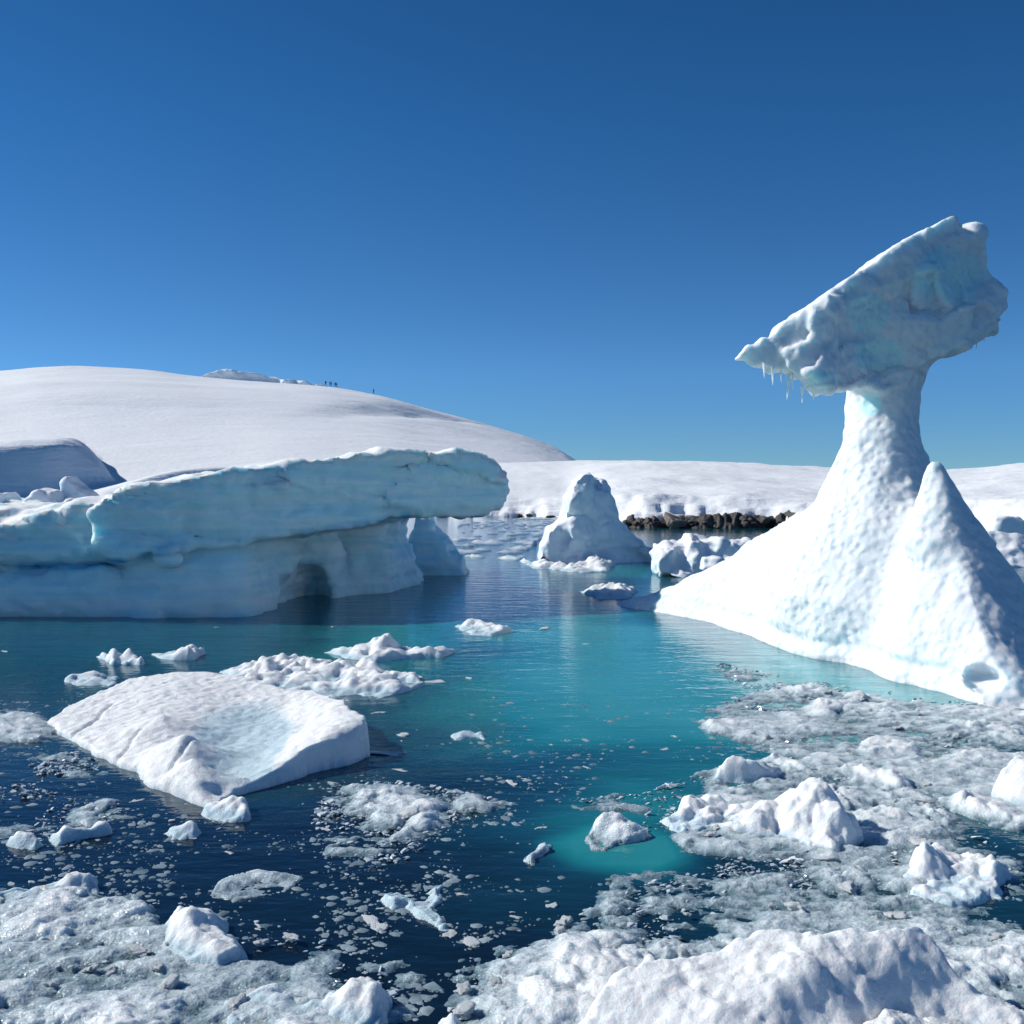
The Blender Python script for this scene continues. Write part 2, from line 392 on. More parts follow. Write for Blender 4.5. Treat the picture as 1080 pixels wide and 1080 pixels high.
def z_dome(PX, D, X):
    zr = zpix(sinterp(PX, RIDGE, 30), 420.0)
    z0 = zpix(sinterp(PX, [(-900, 500), (0, 514), (60, 512), (300, 498), (430, 500), (640, 520)]), 208.0)
    t = np.clip((D - 208) / (420 - 208), 0, 1)
    z = z0 + (zr - z0) * (1 - (1 - t) ** 1.45)
    z = np.where(D < 208, -1 + (z0 + 1) * sstep(186, 208, D), z)
    z = np.where(D > 420, zr - ((D - 420) / 260) ** 2 * 26, z)
    # wind drift with a steep shaded face, ending on the right; two lower drifts beside it
    edge = 206 + (X + 74) * 0.45 + 0.6 * fbm(X * 0.06, 0 * X, 0 * X, 1, 3, 31)
    end = 1 - sstep(-86.0, -66.0, X + 0.3 * (D - 206) + 2.5 * fbm(X * 0.05, D * 0.06, 0 * X, 1, 3, 38))
    top = zpix(interp(PX, [(-900, 470), (-200, 461), (0, 465), (60, 463), (110, 465), (140, 467)]), 213.0) + (D - 213) * 0.03
    top = top + 0.5 * fbm(X * 0.05, D * 0.05, 0 * X, 1, 3, 33); edge = edge + 3.0 * fbm(X * 0.035, D * 0.03, 0 * X, 1, 4, 37); sh = -3 + (top + 3) * (0.92 * sstep(-2.5, 2.0, D - edge) + 0.08 * sstep(1, 6, D - edge)) * end
    z = np.maximum(z, np.where(D < 330, sh, -9))
    for c, w, d0, hgt in ((200, 90, 200, 1.7), (160, 60, 195, 1.3)):
        cx = (c - 540) / FPX * d0
        z = z + hgt * np.exp(-((X - cx) / (w * d0 / FPX)) ** 2) * sstep(-0.8, 0.8, D - d0 - 0.5 * (X - cx)) * (1 - sstep(2, 14, D - d0 - 0.5 * (X - cx)))
    z = z + (fbm(X * 0.5, D * 1.4, 0 * X, 0.012, 5, 5) * 1.7 + 0.25 * fbm(X * 0.4, D * 2.0, 0 * X, 0.06, 3, 39)) * np.clip((D - 225) / 60, 0, 1) * np.clip((640 - PX) / 200, 0, 1)
    z = z - 2.4 * np.exp(-((PX - (380 + (D - 300) * 1.75)) / 30) ** 2) * sstep(270, 320, D) * (1 - sstep(400, 430, D))
    return z
hill("hill", np.concatenate([np.arange(-900, -60, 30), np.arange(-60, 700, 2.5)]), np.concatenate([np.arange(140, 196, 6), np.arange(196, 222, 0.7), np.arange(222, 440, 4), np.arange(440, 760, 25)]), z_left,
     "broad snow covered dome hill with a shaded drift wall at its left foot")
RIDGE2 = [(300, 500), (480, 492), (540, 488.5), (620, 487.5), (700, 488), (800, 491), (880, 495), (960, 498), (1010, 498), (1080, 491), (1200, 478), (1400, 470), (1700, 480)]
SHORE = [(200, 120), (500, 106), (598, 104), (636, 82), (680, 79), (830, 78), (900, 74), (1000, 66), (1080, 60), (1400, 55), (1800, 60)]
def shore(PX): return interp(PX, SHORE)
def z_right(PX, D, X):
    s = sinterp(PX, SHORE, 12) + fbm(X * 0.22, 0 * D, 0 * D, 1, 4, 12) * 0.8
    edge = sinterp(PX, [(200, 2.2), (500, 1.6), (600, 1.5), (640, 2.2), (680, 2.35), (720, 2.1), (780, 2.0), (850, 1.7), (900, 1.6), (1000, 2.0), (1080, 2.0), (1800, 2.4)])
    zr = zpix(sinterp(PX, RIDGE2, 40), 230.0)
    q = D - s
    qq = q + 0.55 * fbm(X * 0.5, D * 0.5, 0 * X, 1, 4, 15); w = 0.55 * sstep(0.0, 0.7, qq) + 0.25 * sstep(0.9, 1.7, qq + 0.3 * vnoise(X * 0.3, 0 * X, 0 * X, 5)) + 0.20 * sstep(1.8, 4.0, qq)
    t = np.clip((q - 1.5) / (230 - s - 1.5), 0, 1)
    z = -0.6 + (edge + 0.6) * w + (zr - edge) * (1 - (1 - t) ** 1.6) + w * 0.38 * fbm(X * 0.35, D * 0.35, 0 * D, 1, 4, 14) * np.exp(-np.maximum(q - 1, 0) / 4)
    z = np.where(D > 230, zr - ((D - 230) / 100) ** 2 * 4, z)
    z = z + fbm(X, D, 0 * X, 0.10, 4, 6) * 0.32 * sstep(1, 12, q) * np.clip((225 - D) / 30, 0, 1)
    return z
hill("hill", np.arange(420, 1500, 2.5), np.concatenate([np.arange(52, 110, 0.3), np.arange(110, 235, 3), np.arange(235, 400, 15)]), z_right,
     "low white snow shelf ending in a layered snow edge above dark shore rocks")
# ice crest on the ridge
hx = np.linspace(-0.22, 1.0, 160)
def crest():
    lo = at(205, 412, 424); hi = at(352, 390, 440); lo[1] = 420; h = 0.6
    lo = np.array([lo[0], 418, min(lo[2], hi[2]) - 2]); X, Y, Z = grid(lo, (hi[0], 442, zpix(386, 430)), h)
    top = np.interp(pix(np.stack(np.broadcast_arrays(X, 430 + 0 * X, 40 + 0 * X), -1))[0], [205, 218, 228, 245, 262, 285, 310, 335, 350], [399, 398, 394, 392.5, 394, 399, 402.5, 406.5, 410])
    zt = CAMH + (HOR - top) / FPX * 430 + 0.5 * fbm(X, Y, 0 * X, 0.25, 3, 8)
    F = smax(np.maximum(Z - zt, np.abs(Y - 430) - 7 + 0.9 * fbm(X, 0 * Y, Z, 0.3, 3, 4)), 0 * X - 9, 0.5)
    V, Q = surface_nets(F.astype(np.float32), lo, h)
    return V, Q
V, Q = crest()
o = mesh_obj("snow_cornice", V, Q, M["berg"], attrs={"ice": np.full(len(V), 0.45), "blue": np.zeros(len(V))})
tag(o, "pale blue ice crest along the top of the dome hill", "ice crest", kind="structure")

# ------------------------------------------------------------------ the spire berg on the right
def berg_attrs(V, N, snow_lo=0.25, snow_hi=0.75, seed=1):
    ice = 1 - sstep(snow_lo, snow_hi, N[:, 2] + 0.2 * fbm(*V.T, 0.8, 3, seed))
    return ice
def spire():
    h = 0.056; lo = np.array([2.2, 14.2, -0.7]); hi = (10.6, 28.3, 8.5)
    X, Y, Z = grid(lo, hi, h)
    x2, y2 = X[:, :, 0], Y[:, :, 0]
    x2, y2 = np.broadcast_arrays(x2, y2)
    # crest line of the skirt: x, y, height, left run, right run
    crest_pts = [(3.05, 27.6, 0.10, 0.4, 0.8), (3.45, 27.1, 0.28, 0.6, 1.0), (4.35, 26.2, 0.80, 0.9, 1.2), (5.35, 24.8, 1.70, 1.25, 1.6), (6.05, 23.2, 2.45, 1.55, 2.0), (6.55, 21.7, 3.05, 1.7, 2.1),
                 (6.92, 20.5, 3.3, 1.75, 2.1), (6.98, 19.3, 2.55, 1.35, 1.9), (6.92, 18.3, 2.55, 1.15, 1.9), (6.83, 17.5, 2.9, 1.05, 2.2), (6.83, 16.7, 1.85, 0.85, 1.8), (6.76, 15.7, 0.85, 0.5, 1.3), (6.66, 15.05, 0.1, 0.3, 0.7)]
    C = np.array(crest_pts); H = np.full(x2.shape, -2.0, np.float64)
    for i in range(len(C) - 1):
        a, b = C[i], C[i + 1]; e = b[:2] - a[:2]
        t = np.clip(((x2 - a[0]) * e[0] + (y2 - a[1]) * e[1]) / (e @ e), 0, 1)
        hh, lr, rr = (a[k] + (b[k] - a[k]) * t for k in (2, 3, 4))
        dx, dy = x2 - a[0] - e[0] * t, y2 - a[1] - e[1] * t
        d = np.hypot(dx, dy); side = (e[0] * dy - e[1] * dx)      # >0: left of the walking direction (towards +x here)
        sgn = np.clip(side / (np.linalg.norm(e) * (d + 1e-6)), -1, 1) * 0.5 + 0.5
        run = lr + (rr - lr) * sgn
        u = d / run
        z = hh * (1 - u) + 0.32 * hh * (np.exp(-2.2 * u) - 1 + u * (1 - math.exp(-2.2))) * -1.0
        z = np.where(u > 1, -(u - 1) * hh * 0.9 - (u - 1) * 0.4, z)
        H = np.maximum(H, z) if i == 0 else -smin(-H, -z, 0.18)
    F = (Z - H[:, :, None]) * 0.5
    # sharp little peak
    F = smin(F, capsule(X, Y, Z, (6.80, 17.5, 2.2), (6.74, 17.55, 3.25), 0.55, 0.10), 0.30)
    # trunk, flared at both ends
    ax = 6.89 + 0.03 * (Z - 4); ay = 20.5
    rad = np.interp(Z, [1.0, 2.2, 2.7, 3.2, 3.7, 4.2, 4.7, 5.2, 5.7, 6.2], [2.0, 1.5, 1.17, 0.91, 0.73, 0.63, 0.60, 0.68, 0.95, 1.25]).astype(np.float32)
    axz = np.interp(Z, [3, 4.2, 4.8, 5.6, 6.2], [6.88, 6.87, 6.92, 7.05, 7.1]).astype(np.float32)
    tr = np.sqrt((X - axz) ** 2 + ((Y - ay) / 1.25) ** 2) - rad
    tr = smax(tr, Z - 6.0, 0.3) * 0.85
    F = smin(F, tr, 0.30)
    # head: a tilted slab, left tip towards us
    YH = 19.3
    hp = [(771, 379), (800, 359), (830, 338), (900, 289), (950, 256), (985, 235), (1004, 224), (1014, 232), (1018, 245), (1040, 250), (1052, 275), (1067, 305), (1066, 322), (1054, 333), (1062, 345), (1036, 362), (1002, 372), (975, 384), (962, 402), (930, 412), (893, 408), (880, 412), (862, 416), (850, 412), (843, 402), (836, 404), (830, 396), (818, 398), (806, 392), (792, 390)]
    hw = np.array([at(p[0], p[1], YH)[[0, 2]] for p in hp])
    xx, zz = X[:, 0, :], Z[:, 0, :]; xx, zz = np.broadcast_arrays(xx, zz)
    wx = xx + 0.03 * fbm(xx, zz, 0 * xx, 4.0, 3, 41); lowz = np.clip((6.3 - zz - 0 * xx) / 0.8, 0, 1); wz = zz + (0.022 + 0.07 * lowz) * fbm(xx, zz * 0.4, 0 * xx, 4.5, 3, 47)
    sd = poly_sd(wx, wz, hw)
    tx = np.clip((xx - 3.9) / 4.8, 0, 1)
    yf = np.interp(tx, [0, 0.2, 0.35, 0.5, 1.0], [18.75, 18.55, 18.9, 19.1, 19.35]) + 0.0
    # front relief: a hanging prow on the left, a hollow over the trunk, a cut plane on the right end
    ca, sa = math.cos(0.62), math.sin(0.62); al, ac = xx * ca + zz * sa, -xx * sa + zz * ca
    jx, jz = al + 0.12 * fbm(xx, zz, 0 * xx, 1.5, 3, 23), ac + 0.12 * fbm(xx, zz, 0 * xx, 1.5, 3, 24)
    rel = 0.22 * facet(jx * 0.7, jz, 0.9, 21) + 0.15 * facet(jx * 0.8, jz, 2.1, 22) + 0.05 * fbm(al * 0.6, ac * 1.4, 0 * xx, 2.2, 3, 22)
    low = np.clip((6.4 - zz) / 1.6, 0, 1)
    yf = yf + rel + 0.55 * low * np.exp(-((xx - 6.9) / 0.8) ** 2) - 0.28 * np.exp(-((xx - 5.25) / 0.33) ** 2) * (zz < 6.2)
    yf = yf + 0.35 * np.exp(-((xx - 8.3) ** 2 + (zz - 6.7) ** 2) / 0.35)
    yb = np.interp(tx, [0, 0.2, 0.42, 0.55, 1.0], [19.25, 19.45, 19.75, 20.9, 21.4])
    head = smax(smax(sd[:, None, :], (yf[:, None, :] - Y), 0.07), Y - yb[:, None, :], 0.2)
    F = smin(F, head, 0.16)
    # knob at the back of the top
    k = at(1024, 248, 19.7); F = smin(F, ellip(X, Y, Z, k, (0.27, 0.35, 0.22)), 0.14)
    # melt hole by the front corner
    hc = at(1036, 716, 15.35); F = smax(F, -ellip(X, Y, Z, hc, (0.22, 0.35, 0.20)), 0.05)
    F = smax(F, -0.9 - Z, 0.05)
    V, Q = surface_nets(F.astype(np.float32), lo, h)
    N = vnormals(V, Q); headm = sstep(4.6, 5.2, V[:, 2])
    w = worley3(V[:, 0], V[:, 1], V[:, 2] * 0.8, 7.0, 3); w2 = worley3(V[:, 0], V[:, 1], V[:, 2], 2.6, 13)
    d = (1 - headm) * (-0.042 * (0.55 - w)) * np.clip(0.85 + 0.6 * fbm(*V.T, 0.55, 2, 77), 0.3, 1.3) + (0.05 - 0.03 * headm) * fbm(*V.T, 1.3, 4, 9) + headm * 0.012 * ridged(*V.T, 4.1, 3, 33)
    V = V + N * d[:, None]
    # undercut foot at the waterline
    foot = np.exp(-((V[:, 2] - 0.28) / 0.10) ** 2) * sstep(14, 16, V[:, 1])
    V[:, :2] -= N[:, :2] * (0.08 * foot)[:, None]
    N = vnormals(V, Q)
    ice = 0.30 + 0.15 * headm * (1 - sstep(0.1, 0.5, N[:, 2])) + 0.45 * np.exp(-((V[:, 2] - 0.3) / 0.22) ** 2)
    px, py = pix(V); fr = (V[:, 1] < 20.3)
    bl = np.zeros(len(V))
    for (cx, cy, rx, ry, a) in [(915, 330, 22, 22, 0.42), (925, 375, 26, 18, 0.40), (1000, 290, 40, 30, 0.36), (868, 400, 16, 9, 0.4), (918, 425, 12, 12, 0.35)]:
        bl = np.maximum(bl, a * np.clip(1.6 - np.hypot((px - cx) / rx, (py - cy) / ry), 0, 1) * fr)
    bl = np.maximum(bl, 0.42 * (1 - sstep(-0.1, 0.12, V[:, 2])))
    return V, Q, ice, np.clip(bl * 2.2, 0, 1)
V, Q, ice, bl = spire()
base = (6.9, 20.5, 0.0)
fz = V[Q].mean(1); wv = 0.12 * fbm(*fz.T, 1.2, 3, 5)
fp_ = (fz[:, 2] + wv > 5.0 - 0.35 * np.clip(6.3 - fz[:, 0], 0, 1)).astype(int)
sp = split_obj("iceberg", V, Q, M["spire"], base, {"ice": ice, "blue": bl}, fp_, ["ice_slab"])
tag(sp, "tall white iceberg with a tilted slab balanced on a thin neck", "iceberg")
# icicles under the slab
def icicle(px, py, Y, L, r, lean=0.0):
    p = at(px, py, Y); k = 8; rows = 7; V, Q = [], []
    for i in range(rows):
        t = i / (rows - 1); rr = r * (1 - t) ** 0.8 + 0.002
        for j in range(k):
            a = 2 * math.pi * j / k; V.append((p[0] + lean * t + rr * math.cos(a), p[1] + rr * math.sin(a), p[2] + 0.12 - (L + 0.12) * t + 0.0))
    for i in range(rows - 1):
        for j in range(k): Q.append((i * k + j, (i + 1) * k + j, (i + 1) * k + (j + 1) % k, i * k + (j + 1) % k))
    o = mesh_obj("icicle", np.array(V) - np.array(base), np.array(Q), M["spire"], parent=sp, attrs={"ice": np.full(len(V), .6), "blue": np.full(len(V), .1)})
for a in [(806, 390, 18.7, 0.14, 0.03), (815, 394, 18.7, 0.20, 0.03), (824, 396, 18.7, 0.12, 0.025), (858, 414, 19.0, 0.14, 0.025), (1048, 350, 19.9, 0.12, 0.016), (1012, 366, 19.9, 0.10, 0.016), (832, 402, 18.8, 0.32, 0.035, -0.03), (836, 400, 18.85, 0.18, 0.03), (846, 414, 19.0, 0.18, 0.03), (1030, 358, 19.9, 0.16, 0.02), (1038, 355, 19.9, 0.10, 0.016), (1022, 362, 19.9, 0.12, 0.016)]: icicle(*a)

# ------------------------------------------------------------------ the overhanging berg on the left
def overhang():
    h = 0.085; lo = np.array([-17.0, 23.4, -0.9]); hi = (0.8, 41.5, 4.6)
    X, Y, Z = grid(lo, hi, h)
    def Yf(px): return np.interp(px, [-300, 0, 100, 220, 300, 400, 480, 535, 600], [24.6, 24.7, 24.9, 25.2, 25.9, 27.2, 28.3, 29.0, 29.6])
    def W2(pts): return np.array([at(p[0], p[1], float(Yf(p[0])))[[0, 2]] for p in pts])
    xx, zz = X[:, 0, :], Z[:, 0, :]; xx, zz = np.broadcast_arrays(xx, zz)
    pxx = 540 + FPX * xx / 26.0
    pp = np.array([at(p, 540, float(Yf(p)))[0] for p in range(-300, 620, 20)]); yfx = np.interp(xx, pp, [Yf(p) for p in range(-300, 620, 20)])
    wx = xx + 0.08 * fbm(xx, zz, 0 * xx, 1.6, 3, 51); wz = zz + 0.06 * fbm(xx, zz, 0 * xx, 1.6, 3, 52)
    # upper slab (right) and lower slab (left)
    up = W2([(96, 548), (104, 532), (130, 521), (160, 507), (230, 500), (290, 490), (380, 478), (440, 473.5), (482, 474), (508, 481), (530, 496), (535, 515), (530, 533), (508, 543), (470, 545), (430, 546), (390, 552), (330, 562), (250, 574), (180, 582), (120, 588), (100, 580)])
    lf = W2([(-300, 560), (-120, 562), (0, 551), (60, 536), (100, 524), (150, 512), (160, 590), (60, 594), (-100, 596), (-300, 598)])
    su, sl_ = poly_sd(wx, wz, up), poly_sd(wx, wz, lf)
    kx, kz = xx + 0.2 * fbm(xx, zz, 0 * xx, 1.2, 3, 56), zz + 0.12 * xx + 0.15 * fbm(xx, zz, 0 * xx, 1.2, 3, 57)
    rel = 0.12 * fbm(xx, zz * 1.6, 0 * xx, 0.7, 4, 53) + 0.24 * facet(kx * 0.45, kz * 1.3, 0.9, 54) + 0.14 * facet(kx * 0.4, kz * 1.6, 1.9, 55)
    # overhang: the slab's face leans out at the top
    lean = 0.28 * np.clip((3.2 - zz), 0, 2)
    # the top dips back from the front edge on the left so a strip of it shows
    pp0 = W2([(-300, 0), (-120, 0), (0, 0), (60, 0), (100, 0), (130, 0), (160, 0), (230, 0), (290, 0), (380, 0), (480, 0), (535, 0)]); zs0 = [1.9, 1.9, 2.15, 2.5, 2.6, 2.85, 3.1, 3.3, 3.5, 3.8, 4.0, 3.7]; ztop = np.interp(X, pp0[:, 0], zs0)
    A = smax(su[:, None, :], (yfx + rel * 0.8 - 0.35)[:, None, :] - Y, 0.09)
    A = smax(A, (Z - ztop + 0.05 * (Y - yfx[:, None, :] - 0.3)) * 0.9, 0.08)
    A = smax(A, Y - np.interp(X, [-17, -6, -3, 0.5], [36.5, 36.0, 32.0, 30.0]) - 0.4 * np.sin(X * 1.1), 0.4)
    B = smax(sl_[:, None, :], (yfx + rel + 0.2)[:, None, :] - Y, 0.10); B = smax(B, (Z - ztop - 0.03 + 0.06 * (Y - yfx[:, None, :] - 0.4)) * 0.9, 0.08); B = smax(B, Y - 34.5 - 0.5 * np.sin(X * 1.7), 0.4)
    F = smin(A, B, 0.12)
    # body under the slabs, waterline runs back to the right
    foot = [(-17.5, 25.0), (-11.7, 25.2), (-9.05, 25.5), (-8.3, 25.1), (-7.3, 25.0), (-6.3, 25.25), (-5.95, 26.6), (-5.4, 28.2), (-5.0, 29.2), (-4.3, 30.4), (-3.6, 31.6), (-2.9, 33.4), (-3.3, 35.5), (-3.4, 37.2), (-6, 39.5), (-17.5, 38)]
    x2, y2 = np.broadcast_arrays(X[:, :, 0], Y[:, :, 0])
    sf = poly_sd(x2 + 0.12 * fbm(x2, y2, 0 * x2, 1.1, 3, 61), y2 + 0.12 * fbm(x2, y2, 0 * x2, 1.1, 3, 62), foot)
    # set back with height under the slab, flared at the foot
    back = np.interp(Z, [-0.9, 0.0, 0.3, 0.9, 1.25, 1.7, 2.4], [-0.35, -0.10, 0.0, 0.18, 0.38, 0.30, 0.12]).astype(np.float32)
    body = sf[:, :, None] + back
    body = smax(body, Z - 2.45, 0.3)
    F = smin(F, body, 0.42)
    # bulges that read as pillars
    for c, r in [((-7.5, 25.55, 0.55), (0.85, 0.55, 1.0)), ((-6.75, 25.8, 0.6), (0.6, 0.55, 1.3)), ((-4.3, 31.2, 0.7), (0.8, 0.9, 1.7)), ((-5.2, 29.6, 0.9), (0.55, 0.6, 1.6)), ((-10.2, 25.45, 0.35), (1.3, 0.4, 0.7)), ((-13.2, 25.3, 0.4), (1.4, 0.4, 0.6))]:
        F = smin(F, ellip(X, Y, Z, c, r), 0.35)
    # sloping back leg
    bl_ = [at(438, 545, 37.5), at(436, 628, 37.5), at(492, 628, 37.5), at(484, 592, 37.5), at(465, 570, 37.5), at(452, 545, 37.5)]
    sb = poly_sd(wx, wz, np.array(bl_)[:, [0, 2]])
    F = smin(F, smax(sb[:, None, :], np.abs(Y - 38.0) - 1.3, 0.3), 0.25)
    # cave at the waterline between the pillars
    cv = at(311, 628, 27.2); F = smax(F, -ellip(X, Y, Z, (cv[0] + 0.02, 28.2, 0.0), (0.68, 2.1, 1.04)), 0.14)
    # notch of deep blue below the left slab
    n1 = capsule(X, Y, Z, at(20, 598, 24.9), at(130, 590, 25.1), 0.16, 0.13); F = smax(F, -n1, 0.12)
    n2 = capsule(X, Y, Z, at(330, 566, 26.7), at(425, 548, 28.2), 0.10, 0.16); F = smax(F, -n2, 0.12)
    F = smin(F, ellip(X, Y, Z, at(176, 588, 24.85), (0.30, 0.25, 0.16)), 0.12)
    # hanging snow lip where the upper slab starts, and a small ledge
    F = smin(F, ellip(X, Y, Z, at(290, 511, 25.6), (0.30, 0.22, 0.07)), 0.16)
    V, Q = surface_nets(F.astype(np.float32), lo, h)
    N = vnormals(V, Q)
    d = 0.055 * fbm(V[:, 0], V[:, 1], V[:, 2] * 1.5, 2.3, 4, 63) + 0.035 * ridged(V[:, 0] * 0.35, V[:, 1] * 0.35, V[:, 2] * 1.8 + 0.15 * V[:, 0], 1.7, 3, 68) + 0.05 * fbm(V[:, 0] * 0.5, V[:, 1] * 0.5, V[:, 2] * 3, 1.4, 3, 66)
    top = sstep(0.3, 0.8, N[:, 2]); d = d + top * 0.07 * fbm(*V.T, 1.5, 4, 65)
    lowm = 1 - sstep(1.0, 1.6, V[:, 2]); uu = V[:, 0] * 0.75 + V[:, 1] * 0.65; d = d + lowm * (0.10 * np.abs(np.sin(uu * 2.1 + 1.6 * fbm(*V.T, 0.5, 2, 4))) + 0.05 * np.abs(np.sin(uu * 5.3 + 2 * fbm(*V.T, 0.9, 2, 5))))
    V = V + N * d[:, None]; N = vnormals(V, Q)
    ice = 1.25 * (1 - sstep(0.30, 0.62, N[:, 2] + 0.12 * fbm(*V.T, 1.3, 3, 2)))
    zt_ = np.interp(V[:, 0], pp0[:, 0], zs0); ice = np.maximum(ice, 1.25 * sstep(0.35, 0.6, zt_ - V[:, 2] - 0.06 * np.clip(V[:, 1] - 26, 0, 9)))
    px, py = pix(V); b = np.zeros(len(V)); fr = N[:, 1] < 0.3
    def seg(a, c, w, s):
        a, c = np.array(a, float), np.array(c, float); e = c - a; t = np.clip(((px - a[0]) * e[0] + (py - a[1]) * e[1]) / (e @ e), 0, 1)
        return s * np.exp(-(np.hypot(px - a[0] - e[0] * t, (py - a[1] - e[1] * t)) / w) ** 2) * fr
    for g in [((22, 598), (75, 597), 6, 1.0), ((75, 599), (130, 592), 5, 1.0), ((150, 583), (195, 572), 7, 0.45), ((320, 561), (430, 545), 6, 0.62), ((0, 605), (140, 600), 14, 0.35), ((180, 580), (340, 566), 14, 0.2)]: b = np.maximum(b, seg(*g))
    b = np.maximum(b, 0.35 * (1 - sstep(-0.1, 0.15, V[:, 2])))
    return V, Q, ice, b, zt_
V, Q, ice, bl, zt_ = overhang()
M["left"] = ice_mat("overhang_ice", ice=(0.80, 0.95, 0.98), blue=(0.10, 0.46, 0.74), cell=3.2, grain=12, cstr=0.55, cdist=0.12, gstr=0.8, sss=0.35, srad=(0.5, 0.88, 1.0), strata=0.8)  # ice colour raised to stand in for light bounced off spire and slush
fz = V[Q].mean(1); fn = vnormals(V, Q)[Q].mean(1); fx, fy = pix(fz)
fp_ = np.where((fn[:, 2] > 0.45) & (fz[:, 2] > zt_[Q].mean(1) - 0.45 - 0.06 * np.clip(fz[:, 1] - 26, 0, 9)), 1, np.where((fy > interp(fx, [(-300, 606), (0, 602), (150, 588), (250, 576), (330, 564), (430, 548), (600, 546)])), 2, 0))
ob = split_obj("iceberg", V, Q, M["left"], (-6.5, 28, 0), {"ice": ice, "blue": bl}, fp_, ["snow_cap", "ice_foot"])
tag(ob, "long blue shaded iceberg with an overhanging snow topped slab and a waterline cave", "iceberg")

# ------------------------------------------------------------------ smaller bergs from an outline and a depth
def block(name, pts, Y, thick, mat, label, cat, h=0.07, seed=1, amp=0.12, snow=0.5, group=None, base=None, slant=0.0, taper=0.0, icemax=0.85):
    P = np.array([at(p[0], p[1], Y) for p in pts]); lo = P.min(0) - 0.35; hi = P.max(0) + 0.35
    lo = np.array([lo[0], Y - 0.5 - 0.4 * abs(slant), lo[2]]); hi = np.array([hi[0], Y + thick + 0.4 + 0.4 * abs(slant), hi[2]])
    lo[2] = max(lo[2], -0.5)
    X, YY, Z = grid(lo, hi, h); xx, zz = np.broadcast_arrays(X[:, 0, :], Z[:, 0, :])
    sd = poly_sd(xx + amp * 0.5 * fbm(xx, zz, 0 * xx, 1.2, 3, seed), zz + amp * 0.5 * fbm(xx, zz, 0 * xx, 1.2, 3, seed + 1), P[:, [0, 2]])
    mid = (P[:, 0].min() + P[:, 0].max()) / 2; zt = P[:, 2].max()
    yf = Y + slant * (xx - mid) + amp * 1.2 * ridged(xx, zz, 0 * xx, 0.8, 3, seed + 2) + taper * np.clip(zz / zt, 0, 1)
    F = smax(smax(sd[:, None, :], yf[:, None, :] - YY, 0.18), YY - Y - thick + taper * 0.6 * np.clip(Z / zt, 0, 1), 0.3)
    V, Q = surface_nets(F.astype(np.float32), lo, h); N = vnormals(V, Q)
    V = V + N * (amp * 0.6 * fbm(*V.T, 1.6, 4, seed + 3) - 0.35 * amp * worley3(*V.T, 2.2, seed))[:, None]; N = vnormals(V, Q)
    ice = icemax * (1 - sstep(snow - 0.3, snow + 0.2, N[:, 2])); ice = np.maximum(ice, 0)
    bl = 0.4 * (1 - sstep(-0.05, 0.2, V[:, 2])) if Y < 80 else np.zeros(len(V))
    o = mesh_obj(name, V, Q, mat, loc=((lo[0] + hi[0]) / 2, Y + thick / 2, 0), attrs={"ice": ice, "blue": bl})
    return tag(o, label, cat, group)
block("iceberg", [(568, 597), (569, 586), (576, 560), (592, 549), (598, 525), (604, 506), (612, 499), (622, 497), (628, 504), (636, 503), (646, 512), (651, 528), (658, 545), (668, 562), (684, 572), (697, 580), (697, 600)], 42.0, 3.2, M["berg"],
      "blunt blue white iceberg with a knobbed top standing mid bay", "iceberg", h=0.09, seed=71, amp=0.22, slant=0.35, taper=0.8, icemax=0.6)
block("iceberg", [(696, 612), (697, 580), (708, 573), (726, 572), (738, 567), (760, 568), (778, 570), (800, 572), (815, 580), (815, 612)], 35.5, 3.0, M["berg"],
      "low lumpy white iceberg half hidden behind the foot of the tall spire", "iceberg", h=0.08, seed=81, amp=0.25, icemax=0.5, taper=0.8)
block("ice_block", [(742, 596), (746, 588), (760, 586), (776, 590), (790, 600), (742, 604)], 33.6, 1.2, M["berg"], "small rounded ice block in front of the low lumpy iceberg", "ice block", h=0.07, seed=83, amp=0.12, icemax=0.5, taper=0.3)
block("ice_block", [(1046, 572), (1052, 546), (1066, 543), (1078, 545), (1090, 560), (1090, 580), (1046, 580)], 45.0, 1.6, M["berg"], "shaded blue ice block by the right frame edge behind the tall spire", "ice block", h=0.09, seed=85, amp=0.1, icemax=0.5)
block("ice_block", [(1040, 566), (1062, 559), (1082, 560), (1110, 566), (1120, 600), (1040, 600)], 40.0, 2.4, M["berg"], "low snowy ice block with a small knob at the right frame edge", "ice block", h=0.09, seed=87, amp=0.12, icemax=0.3, taper=1.4)
# blocks behind the overhanging berg
block("ice_block", [(-20, 560), (-20, 520), (2, 517), (8, 527), (16, 531), (20, 560)], 31.5, 1.4, M["berg"], "shaded ice block at the left frame edge behind the long iceberg", "ice block", h=0.09, seed=91, amp=0.15, icemax=0.7)
block("ice_block", [(12, 560), (16, 532), (24, 524), (38, 516), (52, 519), (58, 530), (62, 560)], 31.0, 1.4, M["berg"], "rounded pale ice boulder behind the long iceberg's left part", "ice block", h=0.09, seed=93, amp=0.15, icemax=0.6)
block("ice_block", [(54, 560), (60, 528), (60, 512), (62, 504), (68, 502), (72, 508), (84, 517), (98, 527), (104, 560)], 31.8, 1.2, M["berg"], "pointed ice fin with a knob behind the long iceberg's left part", "ice block", h=0.08, seed=95, amp=0.10, icemax=0.7)
block("ice_block", [(58, 552), (60, 530), (66, 524), (74, 526), (78, 534), (80, 552)], 30.0, 0.8, M["berg"], "small round ice lump in front of the pointed ice fin", "ice block", h=0.07, seed=97, amp=0.08, icemax=0.5)

